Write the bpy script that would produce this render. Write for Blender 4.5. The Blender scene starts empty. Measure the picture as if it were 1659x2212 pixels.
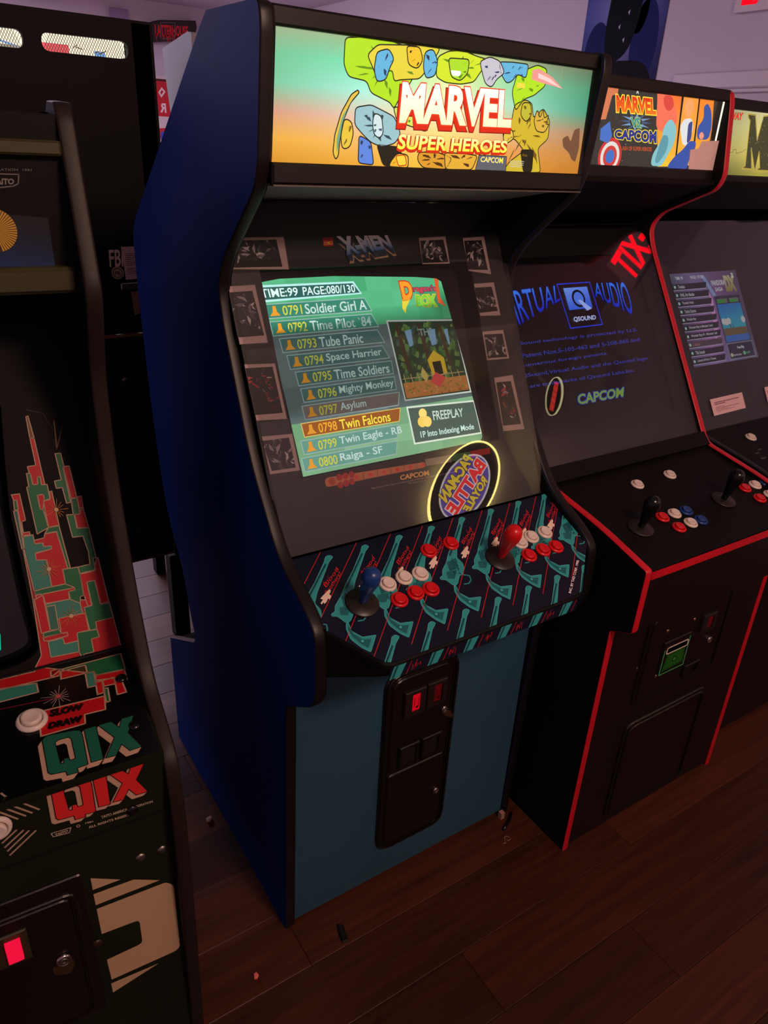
import bpy, bmesh, math, random
from mathutils import Vector, Matrix
from mathutils.geometry import tessellate_polygon

S = bpy.context.scene
COL = S.collection
random.seed(7)

# ------------------------------------------------------------------ camera
CAM_ROWS = ((0.837824, 0.201859, -0.507252, -0.49213), (-0.543809, 0.390598, -0.742768, -0.98615), (0.048197, 0.898157, 0.437025, 1.55636))
CAM_LENS = 35.0376
cam_data = bpy.data.cameras.new('camera')
cam_data.sensor_fit = 'HORIZONTAL'
cam_data.sensor_width = 36.0
cam_data.lens = CAM_LENS
cam_data.clip_start = 0.02
camera = bpy.data.objects.new('camera', cam_data)
COL.objects.link(camera)
camera.matrix_world = Matrix([r for r in CAM_ROWS] + [(0, 0, 0, 1)])
S.camera = camera

# ------------------------------------------------------------------ world, lights, exposure
world = bpy.data.worlds.new('world')
S.world = world
world.use_nodes = True
world.node_tree.nodes['Background'].inputs[0].default_value = (0.5, 0.4, 0.5, 1)
world.node_tree.nodes['Background'].inputs[1].default_value = 0.0
S.view_settings.view_transform = 'Standard'
S.view_settings.look = 'None'
S.view_settings.exposure = 0.0
S.view_settings.gamma = 1.0
S.view_settings.use_curve_mapping = False


def area(name, loc, target, sx, sy, energy, col):
    l = bpy.data.lights.new(name, 'AREA')
    l.shape = 'RECTANGLE'
    l.size, l.size_y, l.energy, l.color = sx, sy, energy, col
    o = bpy.data.objects.new(name, l)
    COL.objects.link(o)
    o.location = loc
    o.rotation_euler = (Vector(target) - Vector(loc)).to_track_quat('-Z', 'Y').to_euler()
    return o


area('wall_washer_light', (0.6, -1.75, 2.52), (0.6, -2.6, 1.45), 4.4, 0.12, 10.5, (1.0, 0.62, 0.52))
area('aisle_light', (0.32, -1.85, 2.50), (0.5, 0.1, 0.8), 0.45, 0.35, 34.0, (1.0, 0.64, 0.50))
area('rear_room_light', (-0.4, 4.4, 2.5), (-0.4, 4.4, 0), 2.6, 2.2, 135.0, (0.88, 0.74, 0.98))
area('rear_fill_light', (-0.3, 6.2, 1.55), (0.0, 1.2, 0.1), 1.5, 0.7, 75.0, (0.92, 0.80, 0.95))  # added fill near the back wall, unseen, brightens the floor behind the row

# ------------------------------------------------------------------ helpers
FR = {
    'MM': ((0, 0.057, 0), (1, 0, 0), (0, 0, 1), (0, -1, 0)),
    'MB': ((0, 0.018, 0.924), (1, 0, 0), (0, 0.41411, 0.91023), (0, -0.91023, 0.41411)),
    'MBB': ((0, 0.028923, 0.91903), (1, 0, 0), (0, 0.41411, 0.91023), (0, -0.91023, 0.41411)),
    'MS': ((0, 0.049858, 0.90951), (1, 0, 0), (0, 0.41411, 0.91023), (0, -0.91023, 0.41411)),
    'MC': ((0, 0.018, 0.918), (1, 0, 0), (0, 0.91867, 0.39503), (0, -0.39503, 0.91867)),
    'ML': ((0, -0.206, 0), (1, 0, 0), (0, 0, 1), (0, -1, 0)),
    'MF': ((0, 0, 0), (1, 0, 0), (0, 0, 1), (0, -1, 0)),
    'QM': ((0, 0.13, 0), (1, 0, 0), (0, 0, 1), (0, -1, 0)),
    'QB': ((-0.272, 0.1292, 0.7614), (1, 0, 0), (0, 0.35996, 0.93297), (0, -0.93297, 0.35996)),
    'QC': ((-0.272, -0.108, 0.726), (1, 0, 0), (0, 0.98927, 0.14609), (0, -0.14609, 0.98927)),
    'QF': ((0, -0.1, 0), (1, 0, 0), (0, 0, 1), (0, -1, 0)),
    'QS': ((-0.25, 0, 0), (0, 1, 0), (0, 0, 1), (1, 0, 0)),
    'QI': ((-0.272, 0, 0), (0, 1, 0), (0, 0, 1), (1, 0, 0)),
    'SM': ((0, 0.238, 0), (1, 0, 0), (0, 0, 1), (0, -1, 0)),
    'SB': ((0, 0.084, 0.904), (1, 0, 0), (0, 0.53, 0.848), (0, -0.848, 0.53)),
    'SS': ((0, 0.10944, 0.8881), (1, 0, 0), (0, 0.53, 0.848), (0, -0.848, 0.53)),
    'SC': ((0.66, -0.222, 0.829), (1, 0, 0), (0, 0.97125, 0.23805), (0, -0.23805, 0.97125)),
    'SF': ((0, -0.17, 0), (1, 0, 0), (0, 0, 1), (0, -1, 0)),
    'TM': ((0, 0.42, 0), (1, 0, 0), (0, 0, 1), (0, -1, 0)),
    'TB': ((0, 0.144, 0.904), (1, 0, 0), (0, 0.53, 0.848), (0, -0.848, 0.53)),
    'TC': ((1.3, -0.16, 0.829), (1, 0, 0), (0, 0.97125, 0.23805), (0, -0.23805, 0.97125)),
    'RB': ((0, 1.155, 0), (1, 0, 0), (0, 0, 1), (0, -1, 0)),
    'WR': ((2.99, 0, 0), (0, -1, 0), (0, 0, 1), (-1, 0, 0)),
    'WB': ((0, 6.38, 0), (1, 0, 0), (0, 0, 1), (0, -1, 0)),
    'FL': ((0, 0, 0), (1, 0, 0), (0, 1, 0), (0, 0, 1)),
    'PM': ((0, 2.3, 0), (1, 0, 0), (0, 0, 1), (0, -1, 0)),
}


def lin(c):
    return tuple(((v / 255) / 12.92 if v <= 10.3 else ((v / 255 + 0.055) / 1.055) ** 2.4) for v in c[:3])


MATS = {}


def mat(name, col, rough=0.5, metal=0.0, spec=0.5, var=0.0, vscale=8.0, bump=0.0, bscale=200.0, coat=0.0, linear=False):
    if name in MATS:
        return MATS[name]
    m = bpy.data.materials.new(name)
    m.use_nodes = True
    nt = m.node_tree
    b = nt.nodes['Principled BSDF']
    c = col if linear else lin(col)
    b.inputs['Base Color'].default_value = (*c, 1)
    b.inputs['Roughness'].default_value = rough
    b.inputs['Metallic'].default_value = metal
    b.inputs['Specular IOR Level'].default_value = spec
    b.inputs['Coat Weight'].default_value = coat
    tc = nt.nodes.new('ShaderNodeTexCoord')
    if var:
        n = nt.nodes.new('ShaderNodeTexNoise')
        n.inputs['Scale'].default_value = vscale
        n.inputs['Detail'].default_value = 5
        nt.links.new(tc.outputs['Object'], n.inputs['Vector'])
        r = nt.nodes.new('ShaderNodeValToRGB')
        r.color_ramp.elements[0].position, r.color_ramp.elements[1].position = 0.3, 0.7
        r.color_ramp.elements[0].color = (*[v * (1 - var) for v in c], 1)
        r.color_ramp.elements[1].color = (*[min(1, v * (1 + var)) for v in c], 1)
        nt.links.new(n.outputs['Fac'], r.inputs['Fac'])
        nt.links.new(r.outputs['Color'], b.inputs['Base Color'])
    if bump:
        n = nt.nodes.new('ShaderNodeTexNoise')
        n.inputs['Scale'].default_value = bscale
        n.inputs['Detail'].default_value = 3
        nt.links.new(tc.outputs['Object'], n.inputs['Vector'])
        bp = nt.nodes.new('ShaderNodeBump')
        bp.inputs['Strength'].default_value = bump
        bp.inputs['Distance'].default_value = 0.002
        nt.links.new(n.outputs['Fac'], bp.inputs['Height'])
        nt.links.new(bp.outputs['Normal'], b.inputs['Normal'])
    MATS[name] = m
    return m


def emit(name, col, strength):
    if name in MATS:
        return MATS[name]
    m = bpy.data.materials.new(name)
    m.use_nodes = True
    nt = m.node_tree
    nt.nodes.clear()
    e = nt.nodes.new('ShaderNodeEmission')
    e.inputs[0].default_value = (*lin(col), 1)
    e.inputs[1].default_value = strength
    o = nt.nodes.new('ShaderNodeOutputMaterial')
    nt.links.new(e.outputs[0], o.inputs[0])
    MATS[name] = m
    return m


def print_lit(name, strength):
    m = emit(name, (255, 255, 255), strength)
    nt = m.node_tree
    a = nt.nodes.new('ShaderNodeVertexColor')
    a.layer_name = 'ink'
    nt.links.new(a.outputs[0], [n for n in nt.nodes if n.type == 'EMISSION'][0].inputs[0])
    return m


def print_matte(name, rough=0.45, spec=0.4, bump=0.0):
    m = mat(name, (128, 128, 128), rough, spec=spec, bump=bump, bscale=500)
    nt = m.node_tree
    a = nt.nodes.new('ShaderNodeVertexColor')
    a.layer_name = 'ink'
    nt.links.new(a.outputs[0], nt.nodes['Principled BSDF'].inputs['Base Color'])
    return m


def glass_mat(name, tint, ior=1.5, smear=0.0, gain=1.0):
    m = bpy.data.materials.new(name)
    m.use_nodes = True
    nt = m.node_tree
    nt.nodes.clear()
    f = nt.nodes.new('ShaderNodeFresnel')
    f.inputs['IOR'].default_value = ior
    mu = nt.nodes.new('ShaderNodeMath')
    mu.operation = 'MULTIPLY'
    mu.inputs[1].default_value = gain
    mu.use_clamp = True
    t = nt.nodes.new('ShaderNodeBsdfTransparent')
    t.inputs[0].default_value = (*tint, 1)
    g = nt.nodes.new('ShaderNodeBsdfGlossy')
    g.inputs['Roughness'].default_value = smear
    g.inputs['Color'].default_value = (1, 1, 1, 1)
    mx = nt.nodes.new('ShaderNodeMixShader')
    o = nt.nodes.new('ShaderNodeOutputMaterial')
    ge = nt.nodes.new('ShaderNodeNewGeometry')
    mr = nt.nodes.new('ShaderNodeMapRange')          # both faces of the pane meet air outside and glass inside
    mr.inputs['To Min'].default_value = ior
    mr.inputs['To Max'].default_value = 1.0 / ior
    nt.links.new(ge.outputs['Backfacing'], mr.inputs['Value'])
    nt.links.new(mr.outputs[0], f.inputs['IOR'])
    nt.links.new(f.outputs[0], mu.inputs[0])
    nt.links.new(mu.outputs[0], mx.inputs[0])
    nt.links.new(t.outputs[0], mx.inputs[1])
    nt.links.new(g.outputs[0], mx.inputs[2])
    nt.links.new(mx.outputs[0], o.inputs[0])
    MATS[name] = m
    return m


def mesh(name, verts, faces, m, smooth=False):
    me = bpy.data.meshes.new(name)
    me.from_pydata([tuple(v) for v in verts], [], faces)
    me.materials.append(m)
    bm = bmesh.new()
    bm.from_mesh(me)
    bmesh.ops.recalc_face_normals(bm, faces=bm.faces)
    bm.to_mesh(me)
    bm.free()
    if smooth:
        for p in me.polygons:
            p.use_smooth = True
    return me


def world_loc(o):
    p = Vector((0, 0, 0))
    while o:
        p += o.location
        o = o.parent
    return p


def link(name, me, parent=None, loc=None, rot=None):
    """loc is a world position of the mesh origin; without it the mesh holds world coordinates."""
    o = bpy.data.objects.new(name, me)
    COL.objects.link(o)
    if parent:
        o.parent = parent
        base = world_loc(parent)
        if loc is None:
            me.transform(Matrix.Translation(-base))
        else:
            o.location = Vector(loc) - base
    elif loc is not None:
        o.location = loc
    if rot:
        o.rotation_euler = rot
    return o


def recentre(o):
    """move a top-level mesh's origin to the bottom middle of its shape"""
    vs = [v.co for v in o.data.vertices]
    c = Vector(((min(v.x for v in vs) + max(v.x for v in vs)) / 2, (min(v.y for v in vs) + max(v.y for v in vs)) / 2, min(v.z for v in vs)))
    o.data.transform(Matrix.Translation(-c))
    o.location = c
    return o


def tag(o, label=None, cat=None, group=None, kind=None):
    if label: o['label'] = label
    if cat: o['category'] = cat
    if group: o['group'] = group
    if kind: o['kind'] = kind
    return o


def thing(name, label, cat, loc, group=None):
    o = bpy.data.objects.new(name, None)
    COL.objects.link(o)
    o.location = loc
    o.empty_display_size = 0.1
    return tag(o, label, cat, group)


def P3(fr, u, v, h=0.0):
    O, U, V, N = FR[fr]
    return Vector((O[0] + u * U[0] + v * V[0] + h * N[0], O[1] + u * U[1] + v * V[1] + h * N[1], O[2] + u * U[2] + v * V[2] + h * N[2]))


def rnd(pts, r, n=5):
    """round the corners of a 2D polygon; r is one radius or one per corner"""
    out = []
    L = len(pts)
    for i in range(L):
        a, b, c = Vector(pts[i - 1]), Vector(pts[i]), Vector(pts[(i + 1) % L])
        rr = r[i] if isinstance(r, (list, tuple)) else r
        d1, d2 = (a - b), (c - b)
        rr = min(rr, d1.length * 0.48, d2.length * 0.48)
        if rr < 1e-5:
            out.append((b.x, b.y))
            continue
        p, q = b + d1.normalized() * rr, b + d2.normalized() * rr
        for k in range(n + 1):
            t = k / n
            w = p * (1 - t) ** 2 + b * 2 * t * (1 - t) + q * t * t
            out.append((w.x, w.y))
    return out


def rect(x0, y0, x1, y1):
    return [(x0, y0), (x1, y0), (x1, y1), (x0, y1)]


def inset(pts, d):
    c = Vector((sum(p[0] for p in pts) / len(pts), sum(p[1] for p in pts) / len(pts)))
    area2 = sum(pts[i - 1][0] * pts[i][1] - pts[i][0] * pts[i - 1][1] for i in range(len(pts)))
    s = 1 if area2 > 0 else -1
    out = []
    L = len(pts)
    for i in range(L):
        a, b, e = Vector(pts[i - 1]), Vector(pts[i]), Vector(pts[(i + 1) % L])
        n1 = Vector((-(b - a).y, (b - a).x)).normalized() * s
        n2 = Vector((-(e - b).y, (e - b).x)).normalized() * s
        k = n1 + n2
        k = k / max(0.35, k.dot(k) / 2) if k.length > 1e-6 else n1
        out.append((b.x + k.x * d, b.y + k.y * d))
    return out


def tess(loops):
    flat = [p for l in loops for p in l]
    tris = tessellate_polygon([[Vector((p[0], p[1], 0)) for p in l] for l in loops])
    return flat, [t for t in tris if len(set(t)) == 3]


def slab(to3, pts, h0, h1, m, name, parent=None, holes=(), cham=0.0, smooth=False):
    """a plate: 2D outline (with holes) between heights h0 and h1, top edge chamfered by cham"""
    verts, faces = [], []
    loops = [list(pts)] + [list(h) for h in holes]
    top = [inset(l, cham) if i == 0 and cham else l for i, l in enumerate(loops)]
    tf, tt = tess(top)
    n = len(tf)
    verts += [to3(p[0], p[1], h1) for p in tf]
    bf = [p for l in loops for p in l]
    verts += [to3(p[0], p[1], h0) for p in bf]
    faces += [tuple(t) for t in tt]
    faces += [tuple(n + i for i in reversed(t)) for t in tt]
    if cham:
        verts += [to3(p[0], p[1], h1 - cham * (1 if h1 > h0 else -1)) for p in bf]
    k = 0
    for l in loops:
        L = len(l)
        for i in range(L):
            a, b = k + i, k + (i + 1) % L
            if cham:
                faces += [(a, b, 2 * n + b, 2 * n + a), (2 * n + a, 2 * n + b, n + b, n + a)]
            else:
                faces.append((a, b, n + b, n + a))
        k += L
    return link(name, mesh(name, verts, faces, m, smooth), parent)


def plate(fr, pts, h0, h1, m, name, parent=None, holes=(), cham=0.0):
    return slab(lambda u, v, h: P3(fr, u, v, h), pts, h0, h1, m, name, parent, holes, cham)


def side(prof, x0, x1, m, name, parent=None, cham=0.0):
    return slab(lambda y, z, h: Vector((h, y, z)), prof, x0, x1, m, name, parent, (), cham)


def box(x0, y0, z0, x1, y1, z1, m, name, parent=None, cham=0.0):
    return slab(lambda u, v, h: Vector((u, v, h)), rect(x0, y0, x1, y1), z0, z1, m, name, parent, (), cham)


def edge_band(path, x0, x1, m, name, parent, bulge=0.0022, closed=False):
    """plastic edge moulding that follows a (y, z) path, slightly crowned"""
    n = len(path)
    ctr = Vector((sum(p[0] for p in path) / n, sum(p[1] for p in path) / n))
    rows = []
    s = -1
    for i in range(n):
        a = Vector(path[max(0, i - 1)]) if not closed else Vector(path[i - 1])
        b = Vector(path[min(n - 1, i + 1)]) if not closed else Vector(path[(i + 1) % n])
        d = (b - a).normalized()
        nr = Vector((d.y, -d.x)) * s
        row = []
        for t, k in ((0, 0.1), (0.0, 0.45), (0.15, 0.85), (0.5, 1.0), (0.85, 0.85), (1.0, 0.45), (1, 0.1)):
            p = Vector(path[i]) + nr * bulge * k
            row.append(Vector((x0 + (x1 - x0) * t, p.x, p.y)))
        rows.append(row)
    verts = [v for r in rows for v in r]
    w = 7
    faces = []
    for i in range(n if closed else n - 1):
        j = (i + 1) % n
        for k in range(w - 1):
            faces.append((i * w + k, i * w + k + 1, j * w + k + 1, j * w + k))
    return link(name, mesh(name, verts, faces, m, True), parent)


def lathe_mesh(name, prof, m, seg=24):
    verts, faces = [], []
    for r, z in prof:
        for k in range(seg):
            a = 2 * math.pi * k / seg
            verts.append((r * math.cos(a), r * math.sin(a), z))
    for i in range(len(prof) - 1):
        for k in range(seg):
            q = (k + 1) % seg
            faces.append((i * seg + k, i * seg + q, (i + 1) * seg + q, (i + 1) * seg + k))
    faces.append(tuple(range(seg)))
    faces.append(tuple((len(prof) - 1) * seg + k for k in range(seg)))
    me = mesh(name, verts, faces, m, True)
    return me


def sheet(path, x0, x1, m, name, parent, thick=0.012):
    """bent board that follows a (y, z) path across the cabinet"""
    verts, faces = [], []
    n = len(path)
    for i, p in enumerate(path):
        a, b = Vector(path[max(0, i - 1)]), Vector(path[min(n - 1, i + 1)])
        d = (b - a).normalized()
        q = Vector(p) + Vector((-d.y, d.x)) * thick
        verts += [(x0, p[0], p[1]), (x1, p[0], p[1]), (x1, q.x, q.y), (x0, q.x, q.y)]
    for i in range(n - 1):
        for k in range(4):
            a, b = i * 4 + k, i * 4 + (k + 1) % 4
            faces.append((a, b, b + 4, a + 4))
    faces += [(0, 1, 2, 3), tuple((n - 1) * 4 + k for k in range(4))]
    return link(name, mesh(name, verts, faces, m), parent)


def tube(pts, r, m, name, parent=None, seg=8):
    verts, faces = [], []
    for i, p in enumerate(pts):
        a, b = Vector(pts[max(0, i - 1)]), Vector(pts[min(len(pts) - 1, i + 1)])
        d = (b - a).normalized()
        u = d.cross(Vector((0.13, 0.2, 1))).normalized()
        w = d.cross(u)
        for k in range(seg):
            t = 2 * math.pi * k / seg
            verts.append(Vector(p) + u * r * math.cos(t) + w * r * math.sin(t))
    for i in range(len(pts) - 1):
        for k in range(seg):
            q = (k + 1) % seg
            faces.append((i * seg + k, i * seg + q, (i + 1) * seg + q, (i + 1) * seg + k))
    faces += [tuple(range(seg)), tuple((len(pts) - 1) * seg + k for k in range(seg))]
    return link(name, mesh(name, verts, faces, m, True), parent)


# ------------------------------------------------------------------ flat print (inks on a surface, each layer a hair higher)
GLYPH = {}


def glyphs(s, bold):
    key = (s, bold)
    if key not in GLYPH:
        c = bpy.data.curves.new('lettering', 'FONT')
        c.body = s
        c.resolution_u = 3
        c.offset = bold
        o = bpy.data.objects.new('lettering', c)
        COL.objects.link(o)
        dg = bpy.context.evaluated_depsgraph_get()
        me = o.evaluated_get(dg).to_mesh()
        me.calc_loop_triangles()
        vs = [(v.co.x, v.co.y) for v in me.vertices]
        ts = [tuple(t.vertices) for t in me.loop_triangles]
        o.evaluated_get(dg).to_mesh_clear()
        bpy.data.objects.remove(o)
        bpy.data.curves.remove(c)
        GLYPH[key] = (vs, ts)
    return GLYPH[key]


def clip_tri(tri, hull):
    poly = tri
    L = len(hull)
    for i in range(L):
        a, b = hull[i], hull[(i + 1) % L]
        out = []
        for k in range(len(poly)):
            p, q = poly[k - 1], poly[k]
            sp = (b[0] - a[0]) * (p[1] - a[1]) - (b[1] - a[1]) * (p[0] - a[0])
            sq = (b[0] - a[0]) * (q[1] - a[1]) - (b[1] - a[1]) * (q[0] - a[0])
            if (sp >= 0) != (sq >= 0):
                t = sp / (sp - sq)
                out.append((p[0] + (q[0] - p[0]) * t, p[1] + (q[1] - p[1]) * t))
            if sq >= 0:
                out.append(q)
        poly = out
        if len(poly) < 3:
            return []
    return poly


class Art:
    def __init__(self, fr, base=0.0006, step=0.00025):
        self.fr, self.base, self.step = fr, base, step
        self.v, self.f, self.c = [], [], []
        self.hull = None
        self.gain = None

    def face(self, pts, cols, layer):
        if self.hull:
            q = clip_tri(list(pts), self.hull)
            if len(q) < 3:
                return
            if len(q) != len(pts) or any(a != b for a, b in zip(q, pts)):
                pts, cols = q, [cols[0]] * len(q)
        n = len(self.v)
        h = self.base + layer * self.step
        self.v += [P3(self.fr, p[0], p[1], h) for p in pts]
        self.f.append(tuple(range(n, n + len(pts))))
        cl = []
        for p, c in zip(pts, cols):
            l = lin(c)
            if self.gain:
                g = self.gain(p[0], p[1])
                l = tuple(x * g for x in l)
            cl.append(l)
        self.c.append(cl)

    def poly(self, pts, col, layer=0, holes=()):
        fl, ts = tess([list(pts)] + [list(h) for h in holes])
        for t in ts:
            self.face([fl[i] for i in t], [col] * 3, layer)

    def line(self, pts, w, col, layer=0, closed=False):
        pts = list(pts) + ([pts[0]] if closed else [])
        for a, b in zip(pts[:-1], pts[1:]):
            a, b = Vector(a), Vector(b)
            if (b - a).length < 1e-6:
                continue
            d = (b - a).normalized()
            n = Vector((-d.y, d.x)) * w / 2
            e = d * w * 0.45
            self.face([tuple(p) for p in (a - n - e, b - n + e, b + n + e, a + n - e)], [col] * 4, layer)

    def outlined(self, pts, col, edge, w, layer=0):
        self.poly(pts, col, layer)
        self.line(pts, w, edge, layer + 1, True)

    def disc(self, c, r, col, layer=0, ry=None, n=28):
        self.poly([(c[0] + r * math.cos(2 * math.pi * k / n), c[1] + (ry or r) * math.sin(2 * math.pi * k / n)) for k in range(n)], col, layer)

    def grid(self, quad, cols, layer=0, sub=3):
        """quad TL TR BR BL; cols = rows of colours, top row first, blended smoothly"""
        R, Cn = len(cols), len(cols[0])

        def at(s, t):
            return bil(quad, s, t)

        def colr(s, t):
            x, y = s * (Cn - 1), t * (R - 1)
            i, j = min(int(x), Cn - 2), min(int(y), R - 2)
            fx, fy = x - i, y - j
            return tuple((cols[j][i][k] * (1 - fx) + cols[j][i + 1][k] * fx) * (1 - fy) + (cols[j + 1][i][k] * (1 - fx) + cols[j + 1][i + 1][k] * fx) * fy for k in range(3))
        nx, ny = (Cn - 1) * sub, (R - 1) * sub
        for i in range(nx):
            for j in range(ny):
                st = [(i / nx, j / ny), ((i + 1) / nx, j / ny), ((i + 1) / nx, (j + 1) / ny), (i / nx, (j + 1) / ny)]
                self.face([at(*p) for p in st], [colr(*p) for p in st], layer)

    def text(self, s, quad, col, layer=0, bold=0.0, grow=None, arc=0.0):
        """fit lettering into quad TL TR BR BL; grow = list of (extra boldness, colour) drawn beneath"""
        vs, _ = glyphs(s, bold)
        x0, x1 = min(v[0] for v in vs), max(v[0] for v in vs)
        y0, y1 = min(v[1] for v in vs), max(v[1] for v in vs)
        todo = [(bold + g, c, layer + i) for i, (g, c) in enumerate(grow or [])] + [(bold, col, layer + len(grow or []))]
        for b, c, ly in todo:
            vs, ts = glyphs(s, b)
            for t in ts:
                st = [((vs[i][0] - x0) / (x1 - x0), (y1 - vs[i][1]) / (y1 - y0)) for i in t]
                pts = []
                for p in st:
                    q = bil(quad, *p)
                    pts.append((q[0], q[1] + arc * 4 * p[0] * (1 - p[0])))
                if isinstance(c[0], (tuple, list)):
                    cc = [tuple(c[0][k] * (1 - min(1, max(0, p[1]))) + c[1][k] * min(1, max(0, p[1])) for k in range(3)) for p in st]
                else:
                    cc = [c] * 3
                self.face(pts, cc, ly)

    def build(self, name, m, parent):
        me = bpy.data.meshes.new(name)
        me.from_pydata([tuple(v) for v in self.v], [], self.f)
        me.materials.append(m)
        a = me.color_attributes.new('ink', 'FLOAT_COLOR', 'CORNER')
        flat = [x for cl in self.c for c in cl for x in (*c, 1.0)]
        a.data.foreach_set('color', flat)
        N = Vector(FR[self.fr][3])
        bm = bmesh.new()
        bm.from_mesh(me)
        flip = [f for f in bm.faces if f.normal.dot(N) < 0]
        if flip:
            bmesh.ops.reverse_faces(bm, faces=flip)
        bm.to_mesh(me)
        bm.free()
        return link(name, me, parent)


def bil(q, s, t):
    a = [q[0][k] * (1 - s) + q[1][k] * s for k in (0, 1)]
    b = [q[3][k] * (1 - s) + q[2][k] * s for k in (0, 1)]
    return (a[0] * (1 - t) + b[0] * t, a[1] * (1 - t) + b[1] * t)


def blob(pts, n=4):
    return rnd(pts, 1.0, n)


# ------------------------------------------------------------------ materials
M_blue = mat('blue_laminate', (4, 58, 140), 0.6, spec=0.1, var=0.12, vscale=3, bump=0.08, bscale=350)
M_teal = mat('slate_blue_paint', (40, 80, 98), 0.55, var=0.08, vscale=4, bump=0.06, bscale=300)
M_black = mat('black_vinyl', (13, 11, 10), 0.6, spec=0.16, var=0.2, vscale=6, bump=0.15, bscale=420)
M_blackgloss = mat('black_plastic_edging', (20, 17, 16), 0.42, spec=0.35, var=0.1, vscale=20)
M_browngloss = mat('dark_brown_edging', (34, 26, 22), 0.5, spec=0.3, var=0.1, vscale=20)
M_red_edge = mat('red_plastic_edging', (205, 22, 40), 0.35, var=0.06, vscale=15)
M_metal_black = mat('black_powder_coat', (19, 14, 13), 0.28, spec=0.5, bump=0.12, bscale=700)
M_green_black = mat('dark_olive_vinyl', (26, 30, 16), 0.55, spec=0.2, var=0.15, vscale=5, bump=0.1)
M_chrome = mat('chrome', (200, 195, 190), 0.16, metal=1.0)
M_dull_metal = mat('dull_steel', (150, 145, 135), 0.38, metal=1.0)
M_white_pl = mat('white_plastic', (232, 216, 204), 0.32, var=0.03)
M_red_pl = mat('red_plastic', (215, 18, 26), 0.3, var=0.03)
M_blue_pl = mat('blue_plastic', (24, 62, 128), 0.3, var=0.03)
M_black_pl = mat('black_plastic', (14, 13, 13), 0.2, var=0.05)
M_dust = mat('black_dust_washer', (30, 26, 22), 0.38, var=0.1)
M_speaker = mat('speaker_panel_paint', (140, 150, 152), 0.5, var=0.1, bump=0.1)
M_bezel = mat('charcoal_bezel_card', (34, 34, 36), 0.55, var=0.15, vscale=30)
M_crt = mat('crt_glass', (26, 28, 28), 0.12, spec=0.5)
M_glass = glass_mat('monitor_glass', (0.86, 0.86, 0.86), gain=1.0)
M_clear = glass_mat('marquee_glass', (0.98, 0.98, 0.98), gain=0.5, smear=0.45)
M_print = print_matte('printed_card', 0.5)
M_overlay = print_matte('printed_overlay', 0.24, 0.5, bump=0.04)
M_litm = print_lit('backlit_marquee_print', 1.22)
M_lits = print_lit('screen_picture', 1.0)
M_chip = mat('chipped_wood', (150, 96, 56), 0.8, var=0.35, vscale=60, bump=0.6, bscale=120)
M_redbutton = emit('coin_button_glow', (205, 10, 30), 0.8)
M_dimred = emit('coin_button_dim', (110, 10, 16), 0.45)

# ------------------------------------------------------------------ room shell
X0, X1, Y0, Y1, ZC = -2.6, 3.0, -2.6, 6.4, 2.57
M_wall = mat('painted_wall', (205, 192, 204), 0.8, var=0.04, vscale=2, bump=0.1, bscale=60)
M_ceil = mat('painted_ceiling', (196, 186, 196), 0.85, var=0.04, vscale=1.5)
M_trim = mat('painted_trim', (206, 190, 200), 0.5)


def struct(o):
    return tag(recentre(o), kind='structure')


struct(box(X0 - .1, Y0 - .1, 0, X0, Y1 + .1, ZC, M_wall, 'wall_left'))
struct(box(X1, Y0 - .1, 0, X1 + .1, Y1 + .1, ZC, M_wall, 'wall_right'))
struct(box(X0, Y0 - .1, 0, X1, Y0, ZC, M_wall, 'wall_front'))
struct(box(X0, Y1, 0, X1, Y1 + .1, ZC, M_wall, 'wall_back'))
struct(box(X0 - .1, Y0 - .1, ZC, X1 + .1, Y1 + .1, ZC + .1, M_ceil, 'ceiling'))
struct(box(X0, 6.385, 0, X1, 6.4, 0.09, M_trim, 'baseboard_back', cham=.003))
struct(box(2.985, 1.88, 0, 3.0, 6.385, 0.09, M_trim, 'baseboard_right', cham=.003))
floor = tag(box(X0 - .1, Y0 - .1, -.1, X1 + .1, Y1 + .1, -0.004, mat('floor_joint', (20, 9, 6), 0.7), 'floor'), kind='structure')
floor.data.transform(Matrix.Translation((0, 0, 0)))

# floor boards, each a board of its own where the photograph tells them apart
M_plank = mat('dark_plank', (112, 58, 40), 0.42, spec=0.3)
_nt = M_plank.node_tree
_b = _nt.nodes['Principled BSDF']
_tc = _nt.nodes.new('ShaderNodeTexCoord')
_oi = _nt.nodes.new('ShaderNodeObjectInfo')
_mp = _nt.nodes.new('ShaderNodeMapping')
_mp.inputs['Scale'].default_value = (1.6, 26, 1)
_ad = _nt.nodes.new('ShaderNodeVectorMath')
_ad.operation = 'ADD'
_cb = _nt.nodes.new('ShaderNodeCombineXYZ')
_ml = _nt.nodes.new('ShaderNodeMath'); _ml.operation = 'MULTIPLY'; _ml.inputs[1].default_value = 37.0
_nt.links.new(_oi.outputs['Random'], _ml.inputs[0])
_nt.links.new(_ml.outputs[0], _cb.inputs[0]); _nt.links.new(_ml.outputs[0], _cb.inputs[1])
_nt.links.new(_tc.outputs['Object'], _ad.inputs[0]); _nt.links.new(_cb.outputs[0], _ad.inputs[1])
_nt.links.new(_ad.outputs[0], _mp.inputs['Vector'])
_nz = _nt.nodes.new('ShaderNodeTexNoise'); _nz.inputs['Scale'].default_value = 1.7; _nz.inputs['Detail'].default_value = 7; _nz.inputs['Roughness'].default_value = 0.65
_nt.links.new(_mp.outputs[0], _nz.inputs['Vector'])
_cr = _nt.nodes.new('ShaderNodeValToRGB')
_cr.color_ramp.elements[0].position, _cr.color_ramp.elements[1].position = 0.25, 0.78
_cr.color_ramp.elements[0].color = (0.026, 0.007, 0.0045, 1)
_cr.color_ramp.elements[1].color = (0.092, 0.025, 0.010, 1)
_nt.links.new(_nz.outputs['Fac'], _cr.inputs['Fac'])
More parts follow.
